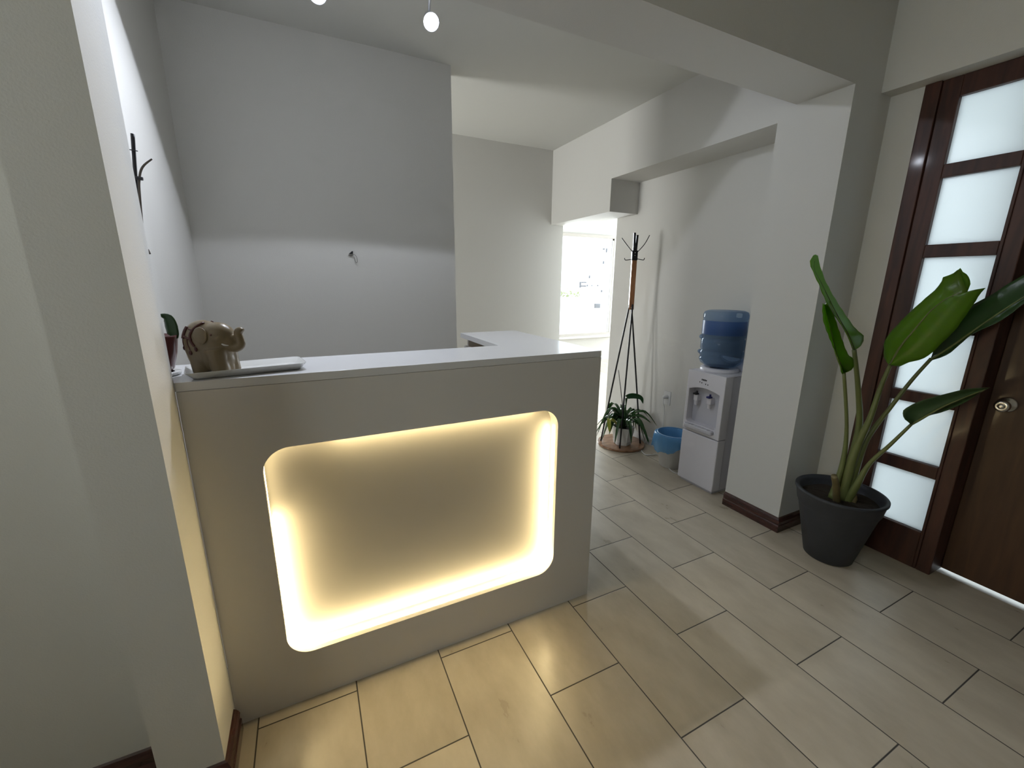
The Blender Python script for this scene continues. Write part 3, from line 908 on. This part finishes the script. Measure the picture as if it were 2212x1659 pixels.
# front fascia with rounded niche opening (in y,z)
def arch(y0, y1, z0, z1, r, rise, n=8):
    pts = []
    for i in range(n + 1):
        a = PI + i / n * PI / 2; pts.append((y0 + r + r * math.cos(a), z0 + r + r * math.sin(a)))
    for i in range(n + 1):
        a = 1.5 * PI + i / n * PI / 2; pts.append((y1 - r + r * math.cos(a), z0 + r + r * math.sin(a)))
    for i in range(n + 1):
        t = i / n; y = y1 + (y0 - y1) * t * 0.5; pts.append((y, z1 + rise * math.sin(t * PI / 2)))
    for i in range(n + 1):
        t = i / n; y = (y0 + y1) / 2 + (y0 - y1) / 2 * t; pts.append((y, z1 + rise * math.cos(t * PI / 2)))
    return pts
ap = arch(NY0, NY1, NZa, NZb, 0.022, 0.024, 8)
k = len(ap) // 4
def fascia(bm, x0, x1, corners, hole):
    n = len(hole); k = n // 4
    hf = [bm.verts.new((x0, y, z)) for y, z in hole]; hb = [bm.verts.new((x1, y, z)) for y, z in hole]
    cf = [bm.verts.new((x0, y, z)) for y, z in corners]; cb = [bm.verts.new((x1, y, z)) for y, z in corners]
    for c in range(4):
        for H, K in ((hf, cf), (hb, cb)):
            for i in range(k - 1): bm.faces.new((K[c], H[c * k + i + 1], H[c * k + i]))
            bm.faces.new((K[c], K[(c + 1) % 4], H[((c + 1) * k) % n], H[c * k + k - 1]))
        bm.faces.new((cf[c], cb[c], cb[(c + 1) % 4], cf[(c + 1) % 4]))
    for i in range(n): bm.faces.new((hf[i], hf[(i + 1) % n], hb[(i + 1) % n], hb[i]))
fascia(bm, FX, FX + 0.075, [(WY0, 0.392), (WY1, 0.392), (WY1, 0.821), (WY0, 0.821)], ap)
wob('front_fascia', bm, white_plastic, bevel=0.004)
wob('niche_back', bx(FX + 0.055, FX + 0.0745, NY0 - 0.01, NY1 + 0.01, NZa - 0.01, NZb + 0.03), grey_plastic)
wob('lower_door', bx(FX + 0.001, FX + 0.075, WY0, WY1, 0.020, 0.386), white_plastic, bevel=0.006)
wob('plinth', bx(FX + 0.02, BXB, WY0 + 0.015, WY1 - 0.015, 0.0, 0.02), grey_plastic)
wob('top_plate', bx(FX + 0.075, BXB, WY0 + 0.004, WY1 - 0.004, 0.812, 0.820), white_plastic, bevel=0.002)
wob('back_plate', bx(2.872, 2.884, WY0 + 0.02, WY1 - 0.004, 0.820, 0.905), white_plastic, bevel=0.002)
bm = bmesh.new(); lathe(bm, [(0.118, 0.820), (0.122, 0.826), (0.116, 0.842), (0.092, 0.846), (0.060, 0.838)], 2.765, -0.051, 48)
wob('bottle_collar', bm, white_plastic, smooth=True)
for ty, m_, lab in ((0.000, grey_plastic, 'tap with a small dark lever'), (-0.108, blue_tap, 'tap with a blue lever')):
    bm = bmesh.new()
    box(bm, FX + 0.018, FX + 0.056, ty - 0.016, ty + 0.016, 0.610, 0.652)
    lathe(bm, [(0.0, 0.578), (0.010, 0.578), (0.013, 0.610), (0.0, 0.612)], FX + 0.030, ty, 20)
    tp = wob('tap', bm, white_plastic, bevel=0.002); tp['label'] = lab
    bm = bmesh.new()
    box(bm, FX + 0.004, FX + 0.034, ty - 0.013, ty + 0.013, 0.6525, 0.664)
    box(bm, FX + 0.022, FX + 0.032, ty - 0.005, ty + 0.005, 0.664, 0.678)
    o = wob('lever', bm, blue_tap if m_ is blue_tap else black_plastic, tp, bevel=0.0015)
bm = bmesh.new()
box(bm, FX - 0.030, FX + 0.050, -0.190, 0.036, 0.418, 0.446)
wob('drip_tray', bm, grey_plastic, bevel=0.008, seg=3)
bm = bmesh.new()
for i in range(9):
    y = -0.18 + i * 0.026
    box(bm, FX - 0.024, FX + 0.046, y, y + 0.006, 0.446, 0.4485)
wob('drip_grille', bm, white_plastic)
# lettering (too small to read in the photo): a short word and four tiny marks
def text(body, size, loc, parent, rot, sx=1.0, name='lettering', ext=0.0004, bold=0.0):
    cu = bpy.data.curves.new(name, 'FONT')
    cu.body = body; cu.size = size; cu.extrude = ext; cu.align_x = 'CENTER'; cu.align_y = 'CENTER'; cu.offset = bold
    cu.resolution_u = 3
    to_ = bpy.data.objects.new('t', cu); C.objects.link(to_)
    bpy.context.view_layer.update()
    me = bpy.data.meshes.new_from_object(to_.evaluated_get(bpy.context.evaluated_depsgraph_get()))
    bpy.data.objects.remove(to_)
    me.materials.clear(); me.materials.append(text_m)
    o = bpy.data.objects.new(name, me); C.objects.link(o)
    o.parent = parent; o.location = loc; o.rotation_euler = rot; o.scale = (sx, 1, 1)
    return o
text('FIMEM', 0.0150, (FX - 0.0006 - wl.x, -0.068 - wl.y, 0.769 - wl.z), wd, (PI / 2, 0, -PI / 2), bold=0.0004)
for y, z in ((-0.036, 0.751), (-0.052, 0.748), (-0.083, 0.744), (-0.100, 0.743)):
    wob('indicator_mark', bx(FX - 0.0006, FX + 0.001, y - 0.003, y + 0.003, z - 0.004, z + 0.004), text_m)

# bottle -----------------------------------------------------
bot = thing('water_bottle', 'large blue translucent water bottle upside down on the dispenser', 'water bottle', (2.765, -0.051, 0.838))
BR = 0.137
bz = 0.838
prof = [(0.030, 0.000), (0.060, 0.008), (0.100, 0.020), (0.124, 0.036), (0.134, 0.056), (0.134, 0.070), (0.130, 0.076), (0.130, 0.082), (0.1345, 0.088),
        (0.1345, 0.116), (0.129, 0.121), (0.129, 0.127), (0.1345, 0.132), (0.1345, 0.196), (0.128, 0.202), (0.128, 0.208), (0.1345, 0.214),
        (0.1345, 0.262), (0.133, 0.330), (0.137, 0.338), (0.137, 0.362), (0.130, 0.378), (0.112, 0.386), (0.060, 0.383), (0.0, 0.381)]
prof = [(r, z) for r, z in prof]
bm = bmesh.new(); lathe(bm, prof, n=64)
obj('shell', bm, bottle_m, bot, smooth=True)
bm = bmesh.new(); lathe(bm, [(0.0, 0.014), (0.094, 0.024), (0.126, 0.056), (0.126, 0.196), (0.126, 0.268), (0.0, 0.268)], n=48)
obj('water', bm, water_m, bot, smooth=False)
bm = bmesh.new()
n_ = 40
r0_, r1_ = [], []
for i in range(n_ + 1):
    a = PI * 0.62 + i / n_ * PI * 0.98
    r0_.append(bm.verts.new((0.1362 * math.cos(a), 0.1362 * math.sin(a), 0.232))); r1_.append(bm.verts.new((0.1362 * math.cos(a), 0.1362 * math.sin(a), 0.322)))
for i in range(n_): bm.faces.new((r0_[i], r0_[i + 1], r1_[i + 1], r1_[i]))
lb = obj('paper_label', bm, label_m, bot, smooth=True); lb['label'] = 'darker blue label band'
for z in (0.103, 0.235 - 0.03):
    bm = bmesh.new()
    ellipsoid(bm, (-0.066, 0.118, z), (0.014, 0.016, 0.016), sub=2)
    obj('grip', bm, bottle_m, bot, smooth=True)

# ---------------------------------------------------------------- bin and its bag
BX_, BY_ = 2.745, 0.253
binb = thing('waste_bin', 'small white round waste bin lined with a blue bag beside the water dispenser', 'waste bin', (BX_, BY_, 0))
bm = bmesh.new()
lathe(bm, [(0.0, 0.0), (0.086, 0.0), (0.091, 0.004), (0.122, 0.258), (0.126, 0.262), (0.124, 0.266), (0.119, 0.262), (0.088, 0.010), (0.0, 0.008)], n=48)
obj('bucket', bm, bin_white, binb, smooth=True)
bag = thing('bin_bag', 'thin blue plastic bag folded over the rim of the white waste bin', 'bin bag', (BX_, BY_, 0.0))
bm = bmesh.new()
r2 = random.Random(3)
ph = [r2.uniform(0, 6.28) for _ in range(6)]
def wr(t, amp):
    return amp * (math.sin(7 * t + ph[0]) * 0.5 + math.sin(13 * t + ph[1]) * 0.35 + math.sin(23 * t + ph[2]) * 0.25)
rings = []
n_ = 96
secs = [(0.060, 0.060, 0.010, 0), (0.095, 0.120, 0.004, 0), (0.112, 0.220, 0.002, 0), (0.1175, 0.262, 0.0, 0), (0.124, 0.271, 0.0, 0), (0.131, 0.262, 0.001, 0), (0.136, 0.235, 0.007, 0.2), (0.143, 0.205, 0.011, 0.5), (0.141, 0.165, 0.014, 1.0)]
for r, z, amp, lowf in secs:
    ring = []
    for i in range(n_):
        t_ = 2 * PI * i / n_
        low = 0.030 * math.sin(t_ * 1 + 2.2) + 0.012 * math.sin(3 * t_ + 0.6) + 0.008 * math.sin(8 * t_)
        zz = z + low * lowf + wr(t_, amp * 0.5)
        rr = r + wr(t_ + z * 9, amp * 0.7)
        x_ = rr * math.cos(t_)
        if r > 0.126: rr += 0.014 * max(0, math.cos(t_ - 2.1)) ** 3
        ring.append(bm.verts.new((rr * math.cos(t_), rr * math.sin(t_), zz)))
    rings.append(ring)
for a, b in zip(rings, rings[1:]):
    for i in range(n_): bm.faces.new((a[i], a[(i + 1) % n_], b[(i + 1) % n_], b[i]))
obj('film', bm, liner_m, bag, smooth=True)
bm = bmesh.new()
tube(bm, [(0.1235 * math.cos(2 * PI * i / 48), 0.1235 * math.sin(2 * PI * i / 48), 0.2725) for i in range(49)], 0.0022, 6, smooth=False, caps=False)
obj('fold', bm, blend_trans('pale_blue_film', (0.45, 0.66, 0.85), 0.15, (0.6, 0.8, 1.0)), bag, smooth=True)

# socket, plug, cable ----------------------------------------
SY = 0.497
sock = thing('wall_socket', 'white wall socket plate with a plug on the wall behind the bin', 'wall socket', (XR, SY, 0.47))
obj('plate', bx(-0.007, 0, -0.036, 0.036, -0.058, 0.058), board_white, sock, bevel=0.002)
bm = bmesh.new(); tube(bm, [(-0.007, -0.003, 0.012), (-0.034, -0.003, 0.012)], [0.017, 0.013], 14, smooth=False)
obj('socket_insert', bm, board_white, sock, smooth=False)
cabl = thing('power_cable', 'white power cable hanging from the wall socket and looping over the floor to the bin', 'cable', (XR - 0.02, SY, 0.44))
cl_ = Vector(cabl.location)
pts = [(XR - 0.042, SY - 0.003, 0.479), (XR - 0.050, SY - 0.004, 0.44), (XR - 0.022, SY + 0.001, 0.38), (XR - 0.018, 0.50, 0.22), (XR - 0.020, 0.51, 0.10), (2.8750, 0.6520, 0.0500), (2.8580, 0.6670, 0.0120), (2.7850, 0.6330, 0.0040), (2.7360, 0.5750, 0.0040), (2.6970, 0.4840, 0.0040), (2.7400, 0.4590, 0.0040), (2.7890, 0.4200, 0.0040), (2.655, 0.16, 0.0045), (2.70, 0.09, 0.0045), (2.82, 0.085, 0.0045), (2.88, 0.075, 0.02)]
bm = bmesh.new(); tube(bm, [Vector(p) - cl_ for p in pts], 0.0036, 8)
obj('cord', bm, cable_m, cabl, smooth=True)
bm = bmesh.new(); tube(bm, [Vector((XR - 0.0345, SY - 0.003, 0.482)) - cl_, Vector((XR - 0.056, SY - 0.003, 0.480)) - cl_], [0.015, 0.010], 12, smooth=False)
obj('plug', bm, board_white, cabl)

# ---------------------------------------------------------------- hook on the grey wall
hk = thing('wall_hook', 'small black wall hook with a thin wire loop on the grey wall', 'hook', (0.542, 0.826, 1.552))
bm = bmesh.new()
prism_poly(bm, [(-0.018, -0.002), (0.004, -0.002), (0.006, 0.012), (0.001, 0.014)], lambda p, d: (p[0], d, p[1]), -0.016, 0.0)
obj('nail', bm, black_plastic, hk)
bm = bmesh.new()
tube(bm, [(0.000, -0.012, -0.005), (0.014, -0.016, -0.007), (0.024, -0.016, -0.020), (0.027, -0.014, -0.040), (0.022, -0.010, -0.052), (0.015, -0.006, -0.042), (0.010, -0.004, -0.018)], 0.0011, 6)
tube(bm, [(-0.022, -0.003, -0.010), (-0.008, -0.003, -0.014), (0.008, -0.004, -0.010)], 0.0009, 6)
obj('wire_loop', bm, dry_stem, hk, smooth=True)

# ---------------------------------------------------------------- ceiling spotlights
LAB = ['lit ceiling spotlight nearer the outer corner of the grey wall', 'lit ceiling spotlight at the top edge of the photo, further left', 'lit ceiling spotlight closest to the left wall']
for i, l in enumerate(LAMPS):
    sp = thing('ceiling_spotlight', LAB[i], 'spotlight', (l[0], l[1], ZC), group='ceiling spotlights')
    lv = Vector(l) - Vector((l[0], l[1], ZC))
    bm = bmesh.new(); lathe(bm, [(0, 0), (0.045, 0), (0.045, -0.012), (0.040, -0.018), (0, -0.018)], n=32)
    obj('ceiling_plate', bm, lamp_metal, sp, smooth=False)
    back = lv - LAMP_DIR * 0.05
    bm = bmesh.new(); tube(bm, [(0, 0, -0.018), tuple(back)], 0.006, 10, smooth=False)
    obj('stem', bm, lamp_metal, sp, smooth=True)
    q = LAMP_DIR.to_track_quat('-Z', 'Y').to_matrix().to_4x4()
    bm = bmesh.new()
    lathe(bm, [(0.0, 0.075), (0.016, 0.070), (0.024, 0.045), (0.034, 0.010), (0.036, 0.0), (0.034, 0.0), (0.031, 0.006), (0.0, 0.010)], n=36)
    bmesh.ops.transform(bm, matrix=Matrix.Translation(lv) @ q, verts=bm.verts)
    obj('lamp_head', bm, lamp_metal, sp, smooth=True)
    bm = bmesh.new(); lathe(bm, [(0.0, -0.004), (0.018, -0.003), (0.0285, 0.003), (0.0285, 0.005), (0.0, 0.006)], n=28)
    bmesh.ops.transform(bm, matrix=Matrix.Translation(lv) @ q, verts=bm.verts)
    obj('bulb', bm, bulb_m, sp, smooth=True)

# ---------------------------------------------------------------- big potted plant
GX, GY = 2.632, -0.934
big_p = thing('large_potted_plant', 'tall broad-leaved plant in a charcoal plastic pot beside the frosted side light', 'potted plant', (GX, GY, 0))
gl_ = Vector(big_p.location)
bm = bmesh.new()
lathe(bm, [(0.0, 0.0), (0.100, 0.0), (0.107, 0.006), (0.165, 0.270), (0.170, 0.285), (0.1765, 0.300), (0.186, 0.352), (0.193, 0.362), (0.193, 0.371), (0.188, 0.374), (0.176, 0.371), (0.170, 0.350), (0.160, 0.300), (0.0, 0.299)], n=72)
obj('pot', bm, pot_grey, big_p, smooth=True)
bm = bmesh.new()
rg = lathe(bm, [(0.0, 0.328), (0.06, 0.330), (0.12, 0.327), (0.167, 0.324)], n=40)
for v in bm.verts: v.co.z += rnd.uniform(-0.004, 0.004)
obj('soil', bm, soil, big_p)
def g(p): return Vector(p) - gl_
def stem(pts, rs, m=stem_m, name='stem'):
    bm = bmesh.new(); tube(bm, [g(p) for p in pts], rs, 12); return obj(name, bm, m, big_p, smooth=True)
B0 = (2.632, -0.935, 0.325)
stem([(2.600, -0.915, 0.325), (2.6390, -0.9150, 0.5110), (2.6260, -0.9050, 0.7100), (2.5350, -0.8900, 0.9860)], [0.017, 0.012, 0.008, 0.007])
stem([(2.625, -0.925, 0.325), (2.6750, -0.9300, 0.4900), (2.6990, -0.9250, 0.7060), (2.6150, -0.9200, 0.9260), (2.5390, -0.9100, 1.1000)], [0.024, 0.020, 0.015, 0.011, 0.009])
stem([(2.640, -0.945, 0.325), (2.6550, -0.9490, 0.5890), (2.6650, -0.9740, 0.7580), (2.6800, -0.9820, 0.9130), (2.6900, -0.9960, 1.0330)], [0.024, 0.019, 0.013, 0.010, 0.008])
stem([(2.650, -0.955, 0.325), (2.6900, -0.9600, 0.5990), (2.7100, -0.9780, 0.7000), (2.7300, -1.0170, 0.8250), (2.7600, -1.0580, 0.9620), (2.7800, -1.1020, 1.0750)], [0.024, 0.016, 0.011, 0.009, 0.008, 0.007])
stem([(2.645, -0.965, 0.325), (2.6400, -0.9930, 0.4340), (2.6500, -1.0180, 0.5510), (2.6600, -1.0740, 0.6690), (2.6700, -1.1260, 0.7840)], [0.020, 0.015, 0.010, 0.008, 0.006])
stem([(2.590, -0.945, 0.325), (2.5290, -0.9550, 0.4300), (2.4850, -0.9580, 0.4950)], [0.016, 0.015, 0.013], sheath_m, 'cut_stem')
stem([(2.655, -0.985, 0.325), (2.6550, -0.9870, 0.3460), (2.6550, -0.9860, 0.3660)], [0.013, 0.014, 0.009], sheath_m, 'cut_stem')

def resample(pts, n):
    pts = [Vector(p) for p in pts]
    P_ = smooth_path(pts, 4)
    L_ = [0]
    for a, b in zip(P_, P_[1:]): L_.append(L_[-1] + (b - a).length)
    out = []
    j = 0
    for i in range(n):
        d = L_[-1] * i / (n - 1)
        while j < len(L_) - 2 and L_[j + 1] < d: j += 1
        seg = L_[j + 1] - L_[j]
        out.append(P_[j].lerp(P_[j + 1], 0 if seg < 1e-9 else min(1, (d - L_[j]) / seg)))
    return out
def big_leaf(mid, edges, m, n=26, fold=0.03, parent=big_p):
    """mid rib and one or two edge lines; the blade between them is bowed by fold"""
    bm = bmesh.new()
    A = resample([g(p) for p in mid], n)
    K = 6
    mrow = [bm.verts.new(p) for p in A]
    for e, nx in edges:
        E = resample([g(p) for p in e], n)
        prev = mrow
        for k_ in range(1, K + 1):
            f = k_ / K
            row = []
            for i in range(n):
                p = A[i].lerp(E[i], f)
                wob_ = 0.0025 * math.sin(i * 2.1 + k_)
                p = p + Vector((nx, 0, 0)) * (fold * math.sin(f * PI) + wob_)
                row.append(bm.verts.new(p))
            for i in range(n - 1):
                bm.faces.new((prev[i], prev[i + 1], row[i + 1], row[i]))
            prev = row
    bmesh.ops.remove_doubles(bm, verts=bm.verts, dist=0.0002)
    o = leaf('leaf', bm, m, parent, 0.0014)
    bm = bmesh.new(); tube(bm, A[:int(n * .97)], [0.0055, 0.0035, 0.0015], 8, smooth=False)
    obj('midrib', bm, stem_m, o, smooth=True)
    return o
# large bright leaf
big_leaf([(2.7000, -0.9920, 1.0320), (2.7000, -1.0150, 1.1220), (2.7000, -1.0500, 1.2020), (2.7000, -1.0880, 1.2860), (2.7000, -1.1260, 1.3370), (2.7000, -1.1560, 1.3590), (2.7000, -1.1870, 1.3710)],
         [([(2.7350, -0.9780, 1.0270), (2.7350, -0.9550, 1.0450), (2.7350, -0.9400, 1.1010), (2.7350, -0.9430, 1.1550), (2.7350, -0.9840, 1.2370), (2.7350, -1.0320, 1.3150), (2.7350, -1.0690, 1.3680), (2.7350, -1.0890, 1.4070), (2.7350, -1.0840, 1.4250), (2.7350, -1.1100, 1.4380), (2.7350, -1.1300, 1.4530), (2.7350, -1.1360, 1.4660)], 1),
          ([(2.7150, -0.9860, 1.0300), (2.7150, -1.0200, 1.0270), (2.7150, -1.0490, 1.0520), (2.7150, -1.0880, 1.0710), (2.7150, -1.1170, 1.1010), (2.7150, -1.1440, 1.1530), (2.7150, -1.1740, 1.2100), (2.7150, -1.1950, 1.2740), (2.7150, -1.2120, 1.3310), (2.7150, -1.2210, 1.3640), (2.7150, -1.2300, 1.3860)], 1)], leaf_m, fold=-0.012)
big_leaf([(2.7020, -1.1460, 1.3490), (2.7020, -1.1600, 1.3630), (2.7020, -1.1860, 1.3710)], [([(2.7280, -1.1220, 1.4450), (2.7280, -1.1380, 1.4650), (2.7280, -1.1500, 1.4490), (2.7280, -1.1690, 1.4330), (2.7280, -1.1800, 1.4040), (2.7280, -1.1780, 1.3700)], 1)], leaf_m, n=10, fold=0.0)
# dark leaf going out to the right
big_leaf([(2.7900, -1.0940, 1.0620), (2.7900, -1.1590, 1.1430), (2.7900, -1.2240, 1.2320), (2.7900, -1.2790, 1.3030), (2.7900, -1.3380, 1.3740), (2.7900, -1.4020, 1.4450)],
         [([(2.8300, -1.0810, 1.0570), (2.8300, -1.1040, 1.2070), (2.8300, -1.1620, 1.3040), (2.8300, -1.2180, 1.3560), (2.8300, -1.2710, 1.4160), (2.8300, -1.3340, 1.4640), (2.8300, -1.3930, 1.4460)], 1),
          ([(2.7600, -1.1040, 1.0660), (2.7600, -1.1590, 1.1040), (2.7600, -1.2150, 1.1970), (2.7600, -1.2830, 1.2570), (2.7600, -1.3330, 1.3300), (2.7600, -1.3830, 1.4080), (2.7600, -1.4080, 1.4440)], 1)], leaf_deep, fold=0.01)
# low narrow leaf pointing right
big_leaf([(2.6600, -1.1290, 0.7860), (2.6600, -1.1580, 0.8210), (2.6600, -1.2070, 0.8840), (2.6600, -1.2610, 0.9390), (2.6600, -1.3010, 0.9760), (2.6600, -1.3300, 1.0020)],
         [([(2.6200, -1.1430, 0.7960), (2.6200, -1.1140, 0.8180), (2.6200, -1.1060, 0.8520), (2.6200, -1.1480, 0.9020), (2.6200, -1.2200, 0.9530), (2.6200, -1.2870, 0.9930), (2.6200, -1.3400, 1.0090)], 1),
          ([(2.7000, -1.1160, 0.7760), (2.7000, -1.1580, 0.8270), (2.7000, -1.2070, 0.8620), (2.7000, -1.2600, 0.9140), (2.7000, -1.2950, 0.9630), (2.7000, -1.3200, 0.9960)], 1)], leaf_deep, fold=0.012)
# folded leaf, lower left
big_leaf([(2.5460, -0.8850, 0.9840), (2.4460, -0.8850, 1.0830), (2.3770, -0.8850, 1.1780), (2.3260, -0.8850, 1.2450), (2.2770, -0.8850, 1.3100)],
         [([(2.4260, -0.9400, 1.0050), (2.4090, -0.9400, 1.0030), (2.3650, -0.9400, 1.0650), (2.2480, -0.9400, 1.1820), (2.1850, -0.9400, 1.2540), (2.1600, -0.9400, 1.3200)], 1),
          ([(2.4810, -0.9150, 0.9960), (2.5500, -0.9150, 1.0100), (2.5360, -0.9150, 1.0590), (2.4730, -0.9150, 1.0920), (2.3450, -0.9150, 1.2270), (2.2550, -0.9150, 1.3270)], 1)], leaf_m, fold=0.0)
# rolled leaf with bent tip, upper left
big_leaf([(2.5500, -0.9050, 1.0980), (2.4730, -0.9050, 1.1710), (2.3710, -0.9050, 1.2490), (2.2650, -0.9050, 1.3360), (2.1820, -0.9050, 1.4060), (2.1210, -0.9050, 1.4560), (2.1180, -0.9050, 1.5100)],
         [([(2.4950, -0.9300, 1.1050), (2.4550, -0.9300, 1.1420), (2.3620, -0.9300, 1.2160), (2.2360, -0.9300, 1.2970), (2.1250, -0.9300, 1.3980), (2.0470, -0.9300, 1.4710), (2.0560, -0.9300, 1.5030)], 1),
          ([(2.6050, -0.8800, 1.0910), (2.6670, -0.8800, 1.1130), (2.6620, -0.8800, 1.1580), (2.5700, -0.8800, 1.1990), (2.3820, -0.8800, 1.3200), (2.2500, -0.8800, 1.4220), (2.1760, -0.8800, 1.5090)], 1)], leaf_m, fold=0.0)

# ---------------------------------------------------------------- outside
out_white = mat('rendered_white', (0.85, 0.85, 0.83), 0.9)
ground_m = mat('pale_paving', (0.62, 0.61, 0.58), 0.9, var=0.1, vscale=3)
grey_out = mat('outdoor_grey', (0.05, 0.05, 0.06), 0.7)
bush_m = leaf_mat('bush_leaf', (0.06, 0.085, 0.01), (0.17, 0.20, 0.02), 0.6, 0.15)
g1 = struct('ground', bx(-12, 24, 4.4, 40, -0.5, -0.12), ground_m, 'pale paving outside')
g2 = struct('ground_porch', bx(3.0, 9.0, -5.0, 1.10, -0.14, -0.02), ground_m, 'pale paving of the porch')
yw = tag(obj('boundary_wall', bx(0, 20, 9.0, 9.2, -0.5, 0.984), out_white), 'white boundary wall outside the large window', 'boundary wall')
ub = tag(obj('utility_box', bx(8.50, 8.68, 8.92, 9.0, 0.644, 0.777), mat('box_grey', (0.07, 0.07, 0.075), 0.6)), 'small grey box on the white wall outside', 'utility box')
bl = thing('building', 'bright white building beyond the large window', 'building', (16, 20, -0.5))
bm = bmesh.new(); box(bm, -9, 12, 0, 6, 0, 11)
obj('facade', bm, out_white, bl)
for x, z, w_, h_ in [(1.27, 4.0, 0.14, 0.06), (1.49, 3.93, 0.07, 0.25), (1.3, 3.2, 0.07, 0.17), (0.29, 2.31, 0.07, 0.17), (-0.38, 1.83, 0.1, 0.34), (-0.11, 1.97, 0.35, 0.06), (-0.13, 1.75, 0.35, 0.08), (0.5, 1.78, 0.07, 0.06), (0.96, 1.78, 0.07, 0.08), (1.28, 1.44, 0.07, 0.14), (1.39, -1.1, 0.07, 0.12), (0.15, 1.78, 0.07, 0.11)]:
    bm = bmesh.new(); box(bm, x - w_ / 2, x + w_ / 2, -0.05, 0.02, z - h_ / 2, z + h_ / 2)
    obj('window', bm, grey_out, bl)
# bush
bu = thing('bush', 'yellow-green bush above the white boundary wall outside', 'bush', (8.05, 10.0, -0.4))
bm = bmesh.new()
for i in range(900):
    a = rnd.uniform(0, 2 * PI); b_ = rnd.uniform(0, 1); rr = rnd.random() ** 0.4
    p = Vector((math.cos(a) * rr * 0.85, math.sin(a) * rr * 0.5, 0.6 + b_ * 1.16 * (1.0 - 0.35 * rr)))
    s_ = rnd.uniform(0.04, 0.075); u_ = Vector((rnd.uniform(-1, 1), rnd.uniform(-1, 1), rnd.uniform(-1, 1))).normalized(); w_ = u_.orthogonal().normalized()
    vs = [bm.verts.new(p + u_ * s_), bm.verts.new(p + w_ * s_ * .5), bm.verts.new(p - u_ * s_), bm.verts.new(p - w_ * s_ * .5)]
    bm.faces.new(vs)
obj('foliage', bm, bush_m, bu)
bm = bmesh.new(); tube(bm, [(0, 0, 0), (0.05, 0, 0.6), (0, 0.05, 1.2)], [0.06, 0.04, 0.02], 8); obj('trunk', bm, sheath_m, bu)
# unseen porch roof and wall added to cut daylight on the frosted panes
struct('shade_roof', bx(3.10, 4.5, -5.0, 1.10, 2.42, 2.52), mat('shade_roof_cream', (0.75, 0.70, 0.58), 0.9), 'added unseen cream roof dimming the upper frosted panes')
struct('shade_wall', bx(5.2, 5.35, -5.0, 1.10, -0.02, 1.6), out_white, 'added unseen low wall limiting daylight on the frosted panes')
